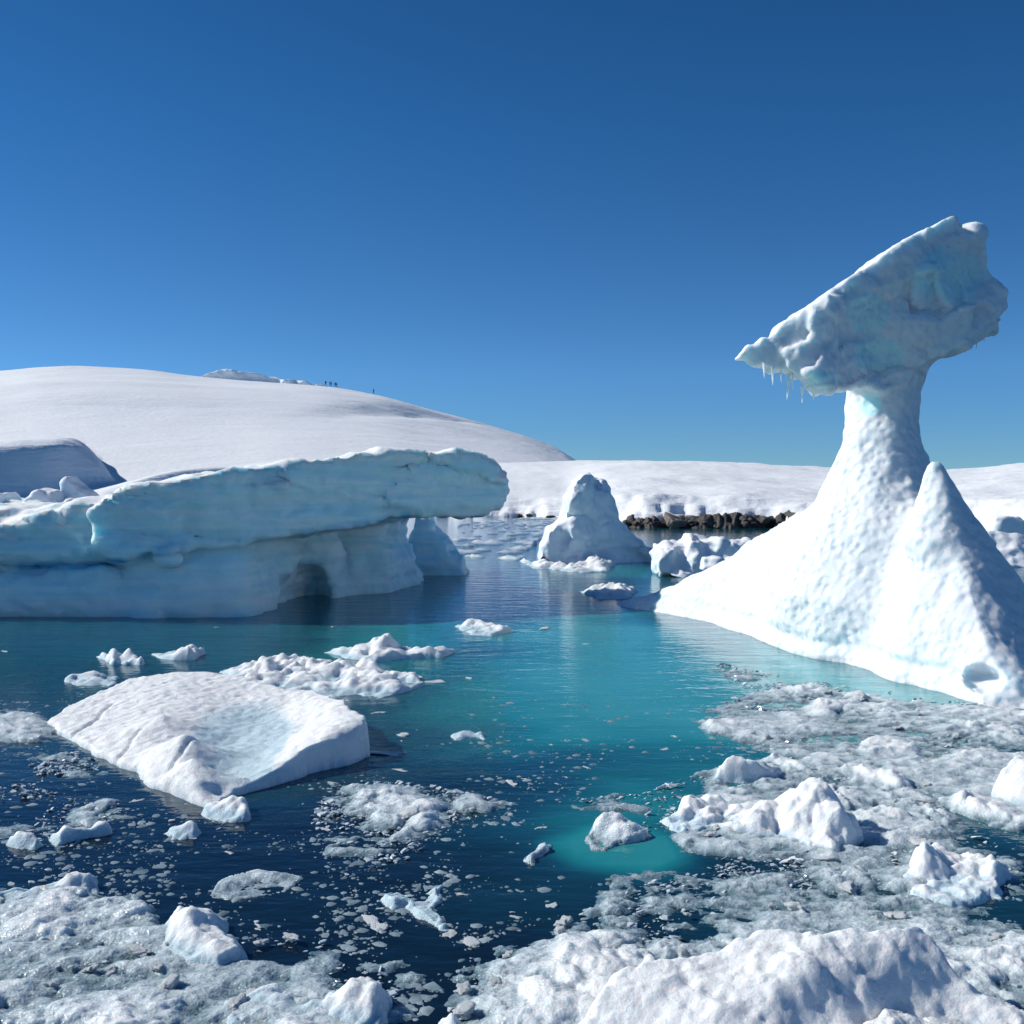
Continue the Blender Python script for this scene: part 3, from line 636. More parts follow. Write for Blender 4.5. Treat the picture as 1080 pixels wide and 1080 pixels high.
# ------------------------------------------------------------------ shore rocks
def chunk_mesh(name, seed, mat, flat=0.6, nsub=4, rough=0.16, cuts=14, round_=0.12):
    me = bpy.data.meshes.new(name); import bmesh
    bm = bmesh.new(); bmesh.ops.create_icosphere(bm, subdivisions=nsub, radius=1.0)
    D = np.array([v.co[:] for v in bm.verts]); D /= np.linalg.norm(D, axis=1, keepdims=True)
    r_ = np.random.default_rng(seed); n = r_.normal(size=(cuts, 3)); n /= np.linalg.norm(n, axis=1, keepdims=True); dd = r_.uniform(0.55, 1.0, cuts)
    q = dd[None, :] / np.maximum(D @ n.T, 0.05); k = 1 / round_
    rad = -np.log(np.exp(-k * np.minimum(q, 2.0)).sum(1)) / k
    rad = rad * (1 + rough * fbm(D[:, 0] + seed, D[:, 1], D[:, 2], 1.6, 4, seed))
    P = D * rad[:, None]; P /= np.abs(P[:, :2]).max(); P[:, 2] *= flat
    for v, p in zip(bm.verts, P): v.co = p
    for f in bm.faces: f.smooth = True
    bm.to_mesh(me); bm.free(); me.materials.append(mat); return me
pxs_ = np.arange(650, 860, 0.8); q_ = np.linspace(-1.3, 1.2, 26); PX, QQ_ = np.meshgrid(pxs_, q_)
D = sinterp(PX, SHORE, 12) + QQ_ - 0.1 + 0.5 * fbm(PX / 14, 0 * PX, 0 * PX, 1, 3, 19); X = (PX - 540) / FPX * D
Z = -0.25 + (0.95 + 0.35 * fbm(X, D, 0 * X, 0.45, 4, 17)) * sstep(-1.3, 0.0, QQ_ + 0.35 * fbm(X, D, 0 * X, 1.2, 3, 16)) * sstep(650, 664, PX) * (1 - sstep(840, 858, PX)) + 0.12 * ridged(X, D, 0 * X, 1.6, 3, 18)
o = mesh_obj("rock_ledge", np.stack([X, D, Z], -1).reshape(-1, 3), grid_faces(*PX.shape), M["rock"], loc=(13, 78, 0)); tag(o, "low dark rock ledge behind the boulders under the snow shelf edge", "rock ledge")
rockm = [chunk_mesh("shore_rock", 100 + i, M["rock"], 0.75, 4, 0.3, 9, 0.05) for i in range(4)]; palem = chunk_mesh("shore_rock", 120, M["pale_rock"], 0.8, 4, 0.2, 10, 0.08)
def put(name, me, loc, rz, sc, label=None, cat=None, group=None):
    o = bpy.data.objects.new(name, me); COL.objects.link(o); o.location = loc; o.rotation_euler = (0, 0, rz); o.scale = sc
    return tag(o, label, cat, group)
for i in range(58):
    px = 660 + 180 * (i + rng.uniform(-0.6, 0.6)) / 57; d = float(shore(np.array(px))) - rng.uniform(0.0, 0.9)
    x = (px - 540) / FPX * d; s = float(np.clip(rng.lognormal(-0.55, 0.35), 0.3, 1.05))
    put("shore_rock", rockm[i % 4], (x, d, 0.1 + 0.35 * s), rng.uniform(0, 6), (s * 1.2, s, s * rng.uniform(0.8, 1.2)), "dark wet boulder in the row under the snow shelf edge", "rock", "dark boulders along the far shore")
d = 77.2; put("shore_rock", palem, ((711 - 540) / FPX * d, d, 0.4), 0.3, (1.05, 0.9, 0.95), "large tan boulder standing paler than the dark rocks along the far shore", "rock")
for px, d, s in [(588, 104, 0.8), (596, 102, 0.7), (548, 105, 0.6), (560, 105.5, 0.7)]:
    put("shore_rock", rockm[px % 4], ((px - 540) / FPX * d, d, 0.1), px, (s * 1.8, s, s * 0.7), "low dark rock at the far shore left of the knobbed iceberg", "rock", "low rocks left of the knobbed iceberg")

# ------------------------------------------------------------------ walkers on the ridge
def person_mesh():
    h = 0.045; lo = np.array([-0.5, -0.4, -0.05]); X, Y, Z = grid(lo, (0.5, 0.4, 1.85), h); k = 0.05
    F = capsule(X, Y, Z, (0, 0, 0.95), (0, 0, 1.38), 0.16, 0.17)
    for s in (-1, 1):
        F = smin(F, capsule(X, Y, Z, (s * 0.10, 0, 0.92), (s * 0.12, 0.02, 0.50), 0.105, 0.08), k); F = smin(F, capsule(X, Y, Z, (s * 0.12, 0.02, 0.5), (s * 0.13, 0.05, 0.06), 0.08, 0.06), k)
        F = smin(F, capsule(X, Y, Z, (s * 0.13, 0.03, 0.05), (s * 0.14, -0.14, 0.04), 0.06, 0.05), k)
        F = smin(F, capsule(X, Y, Z, (s * 0.19, 0, 1.40), (s * 0.27, 0.03, 1.10), 0.075, 0.06), k); F = smin(F, capsule(X, Y, Z, (s * 0.27, 0.03, 1.1), (s * 0.24, -0.10, 0.84), 0.06, 0.05), k)
    F = smin(F, capsule(X, Y, Z, (0, 0, 1.45), (0, -0.01, 1.56), 0.07, 0.06), k); F = smin(F, ellip(X, Y, Z, (0, -0.01, 1.66), (0.09, 0.11, 0.125)), 0.03)
    return surface_nets(F.astype(np.float32), lo, h)
PV, PQ = person_mesh()
p0 = mesh_obj("person", PV, PQ, M["cloth"])
hatm = chunk_mesh("hat", 7, M["cloth_red"], 0.8, 2, 0.05); hat = put("hat", hatm, (0, 0.0, 1.74), 0, (0.12, 0.13, 0.11)); hat.parent = p0
for i, (px, py, y) in enumerate([(343.5, 405.6, 421), (348, 406.2, 423), (349.5, 406.6, 420), (353.5, 407.2, 421), (355.2, 407.6, 423), (394, 414.2, 420)]):
    if i == 0: o = p0
    else:
        o = p0.copy(); COL.objects.link(o); c = hat.copy(); COL.objects.link(c); c.parent = o
    a = at(px, py, y); o.location = (a[0], a[1], a[2] - 0.25); o.rotation_euler = (0, 0, i * 1.1); 
    tag(o, "person in dark clothes standing in the small cluster on the hill ridge" if i < 5 else "lone person in dark clothes on the hill ridge apart from the cluster", "person", "walkers on the ridge" if i < 5 else None)

# ------------------------------------------------------------------ floes from spot heights
def rbf(pts, c2=0.01, lam=0.06):
    P = np.array([on(p[0], p[1], p[2]) for p in pts]); n = len(P)
    D = np.sqrt(((P[:, None, :2] - P[None, :, :2]) ** 2).sum(2) + c2)
    A = np.zeros((n + 3, n + 3)); A[:n, :n] = D - lam * np.eye(n); A[:n, n] = 1; A[:n, n + 1:] = P[:, :2]; A[n:, :n] = A[:n, n:].T
    w = np.linalg.solve(A, np.concatenate([P[:, 2], np.zeros(3)]))
    def f(x, y):
        r = w[n] + w[n + 1] * x + w[n + 2] * y
        for i in range(n): r = r + w[i] * np.sqrt((x - P[i, 0]) ** 2 + (y - P[i, 1]) ** 2 + c2)
        return r
    return f, P
def floe(name, outline, pts, mat, label, cat, step=0.03, amp=0.03, seed=1, edge=0.12, rag=0.08, icef=None, hf=None, group=None, kind=None, crag=0.75, fine=0.017, soft=(0.01, 0.06)):
    f, P = rbf(pts, *soft); pp_ = np.array(pts, float)
    O = []
    for q in outline:
        dd = np.hypot(pp_[:, 0] - q[0], pp_[:, 1] - q[1]); wq = 1 / (dd + 2) ** 3; O.append(on(q[0], q[1], q[2] if len(q) > 2 else 0.8 * float((wq * pp_[:, 2]).sum() / wq.sum()))[:2])
    O = np.array(O); lo, hi = O.min(0) - 0.4, O.max(0) + 0.4
    X, Y = np.meshgrid(np.arange(lo[0], hi[0], step), np.arange(lo[1], hi[1], step)); Z0 = 0 * X
    sd = poly_sd(X, Y, O) + rag * fbm(X, Y, Z0, 2.2, 4, seed)
    H = f(X, Y); H = np.clip(H, -0.05, P[:, 2].max() * 1.08 + 0.01)
    if crag: H = H * np.clip(0.72 + crag * (0.75 * fbm(X, Y, Z0, 2.6, 4, seed + 6) + 0.9 * (0.35 - worley2(X, Y, 4.5, seed + 7)[0] ** 2)), 0.12, 1.4)
    H = H + amp * fbm(X, Y, Z0, 1.8, 5, seed + 1) + amp * 0.9 * (0.35 - worley2(X + 0.05 * fbm(X, Y, Z0, 4, 3, seed), Y, 3.2, seed)[0] ** 2) + fine * (fbm(X, Y, Z0, 9.0, 3, seed + 3) + 0.9 * (0.35 - worley2(X + 0.02 * fbm(X, Y, Z0, 9, 2, seed), Y, 13.0, seed + 4)[0] ** 2))
    if hf is not None: H = H + hf(X, Y)
    m = np.clip(-sd / edge, -2.5, 1); mm = np.clip(m, 0, 1)
    H = np.where(m > 0, H * (0.5 * mm + 0.5 * np.sqrt(1 - (1 - mm) ** 2)), 0) + 0.012 * (m > 0) * (m < 0.5) - 0.35 * np.clip(-m, 0, 2.5) - 0.02 * (m < 0.3)
    V = np.stack([X, Y, H], -1).reshape(-1, 3); Q = grid_faces(*X.shape)
    V, Q, u = keep_faces(V, Q, (m.ravel() > -1.2)); N = vnormals(V, Q)
    ice = np.clip(icef(V, N), 0, 1) if icef else 0.8 * (1 - sstep(0.03, 0.14, V[:, 2]))
    c = V[:, :2].mean(0)
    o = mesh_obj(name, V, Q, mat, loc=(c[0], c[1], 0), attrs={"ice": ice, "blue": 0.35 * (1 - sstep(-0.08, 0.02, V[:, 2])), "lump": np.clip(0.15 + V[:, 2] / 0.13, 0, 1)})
    return tag(o, label, cat, group, kind)
# the big split floe: plate tilted to the left, melt pool, thick right rim
fo = [(48, 762), (66, 748), (105, 734), (135, 722), (190, 714), (225, 716), (260, 724), (330, 730), (352, 736), (374, 752), (387, 770, .16), (390, 798, 0), (368, 806, 0), (330, 816, 0), (290, 828, 0), (250, 840, 0), (226, 856, 0), (190, 845, 0), (165, 832, 0), (140, 815, 0), (105, 800, 0), (80, 784, 0)]
fp = [(52, 762, .06), (80, 772, .06), (110, 790, .06), (140, 806, .07), (165, 822, .07), (190, 838, .07), (75, 752, .09), (110, 742, .13), (140, 765, .16), (110, 765, .10), (165, 790, .20), (185, 800, .22), (150, 735, .21), (172, 755, .29), (195, 775, .34), (206, 800, .28), (209, 822, .18), (211, 838, .09),
      (190, 720, .26), (225, 724, .22), (200, 740, .20), (215, 762, .10), (222, 790, .04), (228, 815, .04), (230, 838, .04), (250, 780, .03), (280, 760, .05), (270, 800, .03), (250, 820, .04), (300, 745, .13), (260, 735, .15), (330, 738, .26), (350, 745, .34), (368, 760, .36), (380, 770, .32), (357, 774, .33), (335, 786, .28), (312, 801, .21), (288, 815, .14), (320, 765, .16), (384, 790, .12), (345, 808, .12), (312, 819, .08)]
pool = on(255, 785, 0.08)
def fice(V, N):
    px, py = pix(V); p = np.clip(1.6 - np.hypot((px - 262) / 52, (py - 785) / 38), 0, 1) * 1.1 * (1 - sstep(0.12, 0.2, V[:, 2]))
    return np.maximum(p, 0.8 * (1 - sstep(0.0, 0.08, V[:, 2])))
def cracks(x, y):                              # hairline splits across the plate
    r = 0
    for a, b in [((70, 768), (120, 738)), ((105, 800), (150, 768)), ((150, 822), (206, 788))]:
        A, B = on(*a, .2)[:2], on(*b, .2)[:2]; e = B - A; t = np.clip(((x - A[0]) * e[0] + (y - A[1]) * e[1]) / (e @ e), 0, 1)
        d = np.hypot(x - A[0] - e[0] * t + 0.03 * np.sin(t * 9), y - A[1] - e[1] * t); r = r - 0.035 * np.exp(-(d / 0.022) ** 2)
    return r
floe("ice_floe", fo, fp, M["floe"], "large white floe with a cracked tilted plate and pale blue melt pool", "ice floe", step=0.024, amp=0.009, seed=5, edge=0.05, rag=0.05, icef=fice, hf=cracks, crag=0.0, fine=0.010, soft=(0.002, 0.008))
floe("ice_floe", [(232, 706), (262, 694), (310, 690), (350, 692), (395, 702), (440, 708), (452, 716), (420, 728), (385, 735), (330, 730), (280, 724), (245, 720)],
     [(240, 708, .06), (270, 697, .22), (300, 694, .18), (345, 694, .24), (380, 704, .14), (435, 711, .12), (400, 722, .07), (340, 718, .10), (280, 712, .12), (340, 705, .16)], M["floe"], "wide low grey white floe lying behind the large cracked floe", "ice floe", step=0.035, amp=0.07, seed=15)
floe("ice_floe", [(340, 686), (370, 682), (392, 672), (412, 668), (420, 680), (450, 682), (482, 683), (470, 690), (430, 691), (395, 690), (360, 690)],
     [(345, 687, .05), (375, 684, .08), (398, 674, .25), (412, 671, .3), (425, 684, .06), (455, 684, .14), (475, 685, .08), (410, 685, .12)], M["floe"], "narrow floe with a pointed lump on open water beside the long iceberg", "ice floe", step=0.04, amp=0.05, seed=17, edge=0.2)
floe("ice_floe", [(96, 690), (125, 682), (152, 683), (154, 692), (120, 696)], [(100, 690, .05), (130, 685, .2), (148, 686, .22), (130, 693, .06)], M["floe"], "flat white floe left of its narrow twin near the long iceberg", "ice floe", step=0.04, amp=0.05, seed=18)
floe("ice_floe", [(155, 688), (185, 684), (200, 676), (213, 680), (205, 690), (170, 692)], [(160, 689, .04), (185, 686, .08), (202, 679, .24), (190, 690, .05)], M["floe"], "narrow white floe with a raised right end near the long iceberg", "ice floe", step=0.04, amp=0.04, seed=19)
floe("ice_floe", [(70, 716), (100, 708), (128, 710), (122, 718), (85, 722)], [(75, 716, .04), (100, 711, .12), (120, 713, .1), (95, 719, .04)], M["floe"], "small flat grey floe above the large cracked floe", "ice floe", step=0.035, amp=0.05, seed=20)
floe("ice_floe", [(478, 659), (500, 656), (530, 659), (545, 663), (520, 668), (495, 666)], [(480, 661, .04), (500, 658, .12), (525, 661, .1), (510, 666, .04)], M["floe"], "thin bright slush floe alone on the open blue channel", "ice floe", step=0.045, amp=0.07, seed=21)
floe("ice_floe", [(474, 773), (490, 768), (512, 770), (516, 776), (492, 781), (476, 779)], [(480, 774, .04), (492, 770, .1), (508, 773, .07), (492, 778, .03)], M["floe"], "small grey floe alone on turquoise water in mid picture", "ice floe", step=0.03, amp=0.04, seed=22)
floe("ice_floe", [(48, 876), (62, 866), (90, 860), (108, 860), (112, 868), (88, 878), (62, 884)], [(52, 876, .05), (66, 869, .14), (90, 864, .16), (105, 864, .12), (85, 875, .05)], M["floe"], "smooth elongated ice sliver at the edge of the left slush patch", "ice floe", step=0.02, amp=0.02, seed=23)
floe("ice_floe", [(5, 885), (18, 873), (35, 872), (48, 880), (40, 890), (15, 895)], [(10, 886, .05), (22, 876, .14), (36, 876, .14), (30, 888, .05)], M["floe"], "small rounded ice lump left of the smooth ice sliver", "ice floe", step=0.02, amp=0.02, seed=24)
floe("ice_floe", [(212, 852), (228, 842), (250, 833), (266, 835), (262, 850), (245, 862), (222, 862)], [(216, 853, .05), (232, 845, .12), (252, 836, .2), (260, 842, .18), (240, 858, .05)], M["floe"], "wedge shaped ice chunk just below the large cracked floe", "ice floe", step=0.02, amp=0.03, seed=25)
floe("ice_floe", [(165, 876), (185, 866), (210, 863), (226, 868), (210, 878), (180, 884)], [(170, 877, .03), (190, 868, .1), (212, 867, .1), (195, 879, .03)], M["floe"], "small pale floe below the wedge shaped chunk", "ice floe", step=0.02, amp=0.03, seed=26)
floe("ice_floe", [(220, 940), (240, 924), (270, 916), (305, 917), (322, 924), (300, 938), (265, 948), (235, 950)], [(225, 941, .015), (250, 924, .03), (300, 920, .035), (315, 925, .02), (270, 944, .015), (270, 930, .035)], M["slush"], "flat lens of grey translucent ice alone on dark water", "ice floe", step=0.018, amp=0.02, seed=27, rag=0.04)
floe("ice_floe", [(404, 940), (415, 930), (432, 938), (450, 935), (462, 920), (478, 924), (466, 940), (458, 955), (482, 968), (478, 980), (455, 978), (438, 962), (428, 952), (412, 952)], [(412, 940, .09), (430, 945, .03), (448, 942, .03), (466, 926, .09), (452, 956, .05), (468, 970, .09), (472, 976, .05), (445, 970, .03)], M["floe"], "crooked white floe of joined lumps on the darkest water", "ice floe", step=0.016, amp=0.03, seed=28, rag=0.06)
floe("ice_floe", [(610, 878), (625, 862), (650, 858), (675, 870), (690, 878), (665, 888), (640, 898), (618, 894)], [(615, 880, .03), (630, 866, .10), (655, 862, .10), (680, 876, .04), (640, 894, .04), (645, 878, .07)], M["slush"], "grey rounded floe over the bright turquoise tongue", "ice floe", step=0.018, amp=0.04, seed=29)
floe("ice_floe", [(548, 905), (558, 888), (582, 878), (594, 886), (585, 896), (570, 903), (575, 912), (556, 914)], [(555, 903, .03), (565, 890, .07), (585, 882, .08), (570, 900, .03), (562, 911, .04)], M["slush"], "small curved grey floe left of the turquoise tongue", "ice floe", step=0.018, amp=0.03, seed=30)
floe("ice_floe", [(612, 622), (630, 614), (655, 612), (672, 618), (664, 626), (630, 628)], [(618, 622, .05), (635, 616, .28), (655, 615, .32), (666, 620, .15), (640, 626, .06)], M["floe"], "domed white floe between the knobbed iceberg and the spire's foot", "ice floe", step=0.06, amp=0.04, seed=31, edge=0.3)
floe("ice_floe", [(600, 594), (625, 586), (650, 590), (640, 598), (612, 600), (560, 598), (548, 590)], [(555, 593, .06), (610, 592, .25), (630, 588, .4), (645, 592, .2), (620, 598, .08)], M["floe"], "rubbly snow ledge at the foot of the knobbed iceberg", "ice floe", step=0.08, amp=0.12, seed=32, edge=0.3)

# ------------------------------------------------------------------ slush mats (nobody could count what is in them)
MATS_XY = []
def slush(outline, label, step, seed, lift=0.02, amp=1.0, rag=0.45, holes=0.0, group=None):
    O = world_poly(outline); lo, hi = O.min(0) - 0.5, O.max(0) + 0.5
    X, Y = np.meshgrid(np.arange(lo[0], hi[0], step), np.arange(lo[1], hi[1], step)); Z0 = 0 * X
    sd = -poly_sd(X, Y, O) + rag * fbm(X, Y, Z0, 1.1, 5, seed)
    e = np.clip(sd / 0.30, -1.5, 1)
    wx = X + 0.10 * fbm(X, Y, Z0, 2.5, 3, seed + 40); wy = Y * 0.85 + 0.10 * fbm(X, Y, Z0, 2.5, 3, seed + 41)
    L = 0
    for fq, a, s in ((1.3, 0.20, 1), (2.9, 0.12, 2), (6.5, 0.06, 3), (14, 0.028, 4)):
        w, r = worley2(wx, wy, fq, seed + s); L = np.maximum(L, 0) + a * np.clip(1.0 - (w * (1.2 + 0.6 * r)) ** 2, 0, 1) * 0.8 * (r > 0.35) * (0.4 + r)
    cl = np.clip(0.55 + 0.7 * fbm(X, Y, Z0, 0.9, 3, seed + 9), 0.05, 1.3)
    H = -0.036 + lift + 0.032 * e + amp * L * cl * np.clip(e + 0.6, 0, 1) * 0.42 + 0.022 * fbm(X, Y * 1.3, Z0, 5, 5, seed + 2, 0.6) - 0.05 * np.clip(fbm(X, Y, Z0, 0.8, 3, seed + 21), 0, 1)
    H = H - holes * np.clip(fbm(X, Y, Z0, 1.4, 4, seed + 11) - 0.1, 0, 1) * 0.3 - 0.2 * np.clip(-e - 0.5, 0, 1)
    V = np.stack([X, Y, H], -1).reshape(-1, 3); V, Q, u = keep_faces(V, grid_faces(*X.shape), H.ravel() > -0.03)
    c = V[:, :2].mean(0)
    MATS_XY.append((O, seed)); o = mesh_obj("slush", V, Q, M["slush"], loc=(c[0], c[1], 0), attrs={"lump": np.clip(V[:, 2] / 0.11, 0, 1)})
    return tag(o, label, "slush", group, "stuff")
slush([(-60, 935), (60, 930), (95, 935), (150, 955), (250, 968), (360, 1012), (402, 1040), (405, 1130), (-120, 1130)], "sparkling grey slush filling the near left corner", 0.014, 201, lift=0.03)
slush([(465, 1130), (490, 1040), (510, 1003), (560, 985), (620, 972), (690, 938), (740, 928), (800, 905), (900, 915), (1000, 960), (1100, 1000), (1180, 1130)], "wet grey slush around the big near snow mound", 0.014, 211, lift=0.03, rag=0.25)
slush([(600, 850), (690, 838), (760, 812), (860, 800), (940, 820), (1010, 870), (1060, 900), (1060, 935), (980, 940), (900, 925), (800, 905), (740, 905), (700, 880)], "grey slush band carrying the lumpy snow ridge", 0.018, 221, lift=0.025, rag=0.3)
slush([(755, 745), (800, 735), (760, 700), (830, 716), (960, 735), (1075, 750), (1180, 770), (1220, 860), (1080, 872), (1000, 850), (920, 838), (840, 805), (790, 780)], "pale slush sheet below the foot of the tall spire", 0.024, 231, lift=0.042, holes=0.05, rag=0.4, amp=0.8)
slush([(335, 850), (350, 828), (400, 825), (450, 832), (525, 848), (470, 870), (440, 890), (420, 905), (390, 916), (360, 905), (345, 880)], "grey slush raft on dark water right of the large cracked floe", 0.018, 241, lift=0.015, rag=0.22, amp=0.7)
slush([(-60, 840), (20, 828), (60, 845), (110, 850), (125, 862), (60, 880), (20, 890), (-60, 892)], "small slush patch at the left frame edge below the cracked floe", 0.018, 251, lift=0.015, rag=0.3, amp=0.8)
slush([(-60, 745), (20, 750), (48, 765), (50, 778), (10, 782), (-60, 785)], "low slush raft left of the cracked floe's tip", 0.025, 261, lift=0.02, rag=0.3)
slush([(30, 800), (60, 790), (95, 805), (95, 818), (50, 818)], "thin slush shelf under the cracked floe's lower left edge", 0.02, 271, lift=0.01, rag=0.25, amp=0.6)

# ------------------------------------------------------------------ snow mounds standing in the slush
def mnd(V, N): return 0.9 * (1 - sstep(0.02, 0.10, V[:, 2])) + 0.25 * (1 - sstep(0.2, 0.7, N[:, 2]))
floe("snow_mound", [(600, 1100), (625, 1062), (655, 1030), (700, 1008), (780, 995), (850, 985), (920, 968), (975, 958), (990, 975), (1020, 1000), (1060, 1030), (1110, 1060), (1140, 1140), (800, 1200), (600, 1180)],
     [(612, 1095, .06), (635, 1066, .14), (660, 1038, .24), (700, 1014, .32), (760, 1000, .38), (820, 990, .42), (870, 977, .47), (920, 964, .52), (955, 957, .55), (975, 958, .54), (990, 972, .46), (1015, 995, .38), (1050, 1022, .28), (1090, 1057, .16),
      (700, 1050, .24), (760, 1040, .32), (820, 1025, .38), (860, 1010, .42), (905, 990, .48), (950, 975, .50), (700, 1090, .14), (780, 1085, .18), (820, 1075, .18), (860, 1075, .15), (900, 1075, .12), (950, 1072, .11), (985, 1060, .12), (1000, 1045, .16), (1030, 1075, .08), (1045, 1050, .18), (800, 1130, .06), (950, 1120, .05), (1080, 1120, .04), (680, 1135, .08)],
     M["mound"], "big near snow mound with a sunlit crest at the lower right", "snow mound", step=0.013, amp=0.04, seed=301, icef=mnd, rag=0.12, edge=0.12, crag=0.07, fine=0.013)
floe("snow_mound", [(700, 862), (720, 838), (770, 835), (800, 842), (830, 832), (870, 832), (900, 845), (908, 870), (880, 885), (830, 880), (770, 870), (720, 872)],
     [(708, 862, .05), (725, 845, .14), (770, 840, .2), (795, 850, .22), (828, 838, .3), (865, 836, .36), (895, 848, .34), (900, 866, .14), (870, 875, .16), (830, 872, .14), (770, 862, .12), (812, 850, .16), (850, 858, .22)], M["mound"], "lumpy snow ridge with knobs on the right hand slush band", "snow mound", step=0.016, amp=0.05, seed=311, icef=mnd, rag=0.12, crag=0.7, fine=0.018)
floe("snow_mound", [(945, 920), (960, 895), (985, 880), (1010, 890), (1040, 900), (1066, 915), (1060, 935), (1010, 940), (965, 938)],
     [(950, 920, .06), (968, 902, .17), (985, 890, .22), (1010, 900, .20), (1040, 908, .17), (1058, 920, .12), (1030, 930, .08), (980, 930, .1)], M["mound"], "craggy snow lump beside dark water at the right end of the slush band", "snow mound", step=0.016, amp=0.05, seed=321, icef=mnd, rag=0.12, crag=0.7, fine=0.018)
floe("snow_mound", [(755, 815), (770, 805), (800, 803), (825, 806), (830, 816), (800, 822), (765, 824)], [(762, 816, .08), (775, 808, .16), (800, 806, .18), (820, 810, .14), (800, 819, .06)], M["floe"], "flat topped ice slab standing behind the lumpy snow ridge", "snow mound", step=0.02, amp=0.03, seed=331, crag=0.3)
floe("snow_mound", [(1046, 838), (1052, 822), (1070, 806), (1090, 806), (1110, 830), (1100, 848), (1060, 848)], [(1050, 836, .08), (1062, 818, .26), (1075, 810, .34), (1095, 818, .3), (1075, 842, .1)], M["floe"], "white pointed ice block in pale slush at the right frame edge", "ice block", step=0.02, amp=0.03, seed=341, crag=0.3)
floe("ice_block", [(165, 998), (175, 985), (180, 960), (190, 950), (205, 950), (228, 955), (222, 970), (250, 985), (258, 1000), (230, 1012), (190, 1010)],
     [(170, 998, .06), (182, 980, .12), (186, 962, .19), (200, 957, .21), (222, 963, .17), (212, 978, .14), (235, 986, .2), (250, 996, .1), (215, 1004, .07)], M["floe"], "smooth upright ice block in the near left slush", "ice block", step=0.013, amp=0.02, edge=0.22, seed=351, crag=0.3)
floe("ice_block", [(-30, 945), (10, 925), (55, 920), (75, 908), (100, 912), (98, 928), (70, 945), (20, 952)], [(-20, 943, .06), (20, 930, .12), (55, 925, .12), (80, 912, .2), (95, 918, .16), (60, 940, .06)], M["floe"], "white ice lump at the top of the near left slush", "ice block", step=0.014, amp=0.04, edge=0.22, seed=361)
floe("ice_block", [(235, 1055), (290, 1040), (350, 1035), (365, 1025), (398, 1028), (402, 1060), (390, 1085), (320, 1085), (240, 1080)], [(240, 1058, .05), (300, 1046, .10), (350, 1040, .12), (372, 1032, .15), (395, 1034, .16), (380, 1065, .1), (300, 1070, .05)], M["floe"], "broad ice shelf with a raised right end at the bottom of the left slush", "ice block", step=0.013, amp=0.03, edge=0.22, seed=371)
floe("ice_block", [(455, 1075), (465, 1060), (480, 1055), (498, 1072), (495, 1095), (460, 1095)], [(460, 1075, .06), (472, 1062, .18), (482, 1060, .18), (490, 1080, .08)], M["floe"], "small white ice block at the bottom edge beside dark water", "ice block", step=0.012, amp=0.02, seed=381, crag=0.3)
floe("ice_block", [(20, 985), (30, 965), (42, 958), (58, 968), (56, 985), (40, 990)], [(26, 984, .06), (36, 966, .18), (48, 964, .2), (52, 980, .08)], M["floe"], "pointed small ice block low in the near left slush", "ice block", step=0.013, amp=0.02, edge=0.22, seed=391, crag=0.3)

# ------------------------------------------------------------------ drifting bits
chm = [chunk_mesh("ice_chunk", 400 + i, M["chunk"], 0.45 + 0.10 * (i % 4), 4, 0.42, 8, 0.05) for i in range(10)]
DARK = [(430, 640), (560, 640), (700, 690), (840, 790), (620, 830), (560, 900), (690, 930), (500, 1000), (440, 1080), (400, 1030), (120, 950), (0, 910), (0, 660), (280, 660)]
MATS = [[(-60, 935), (95, 935), (250, 968), (360, 1012), (402, 1040), (405, 1080), (-120, 1080)], [(470, 1080), (510, 1003), (690, 938), (800, 905), (1000, 960), (1090, 1000), (1090, 1080)], [(600, 850), (760, 812), (940, 820), (1060, 900), (980, 940), (740, 905)], [(755, 745), (830, 720), (1080, 755), (1080, 872), (920, 838), (790, 780)], [(340, 850), (400, 825), (520, 848), (440, 890), (390, 912)]]
cnt = 0
def inside(px, py, P): return poly_sd(np.array([px]), np.array([py]), P)[0] < 0
while cnt < 130:                                # on the slush mats
    k = int(rng.choice(5, p=[0.26, 0.3, 0.14, 0.24, 0.06])); P = np.array(MATS[k]); px, py = rng.uniform(P[:, 0].min(), P[:, 0].max()), rng.uniform(P[:, 1].min(), P[:, 1].max())
    if not inside(px, py, P): continue
    a = on(px, py); s = float(np.clip(rng.lognormal(-2.95, 0.45), 0.025, 0.12)) * (1.25 if k == 3 else 1.0)
    put("ice_chunk", chm[cnt % 10], (a[0], a[1], 0.035), rng.uniform(0, 6.3), (s * rng.uniform(0.9, 1.6), s, s * rng.uniform(0.6, 1.2)),
        "fist to bucket sized ice chunk bedded in the grey slush", "ice chunk", "ice chunks bedded in the slush"); cnt += 1
cnt = 0
while cnt < 150:                                # on open water
    px, py = rng.uniform(0, 860), 645 + (1080 - 645) * rng.uniform() ** 0.8
    if not inside(px, py, DARK): continue
    if rng.uniform() > np.clip(0.45 + 1.0 * float(fbm(np.array([px / 60.]), np.array([py / 25.]), np.array([0.]), 1, 3, 77)[0]), 0.03, 1): continue
    a = on(px, py); s = float(np.clip(rng.lognormal(-2.9, 0.5), 0.03, 0.16)) * np.clip(a[1] / 12, 0.7, 1.6)
    put("ice_chunk", chm[cnt % 10], (a[0], a[1], -0.008), rng.uniform(0, 6.3), (s * rng.uniform(1.0, 2.2), s, s * rng.uniform(0.25, 0.7)),
        "small loose ice fragment drifting on open water", "ice chunk", "loose ice fragments on open water"); cnt += 1
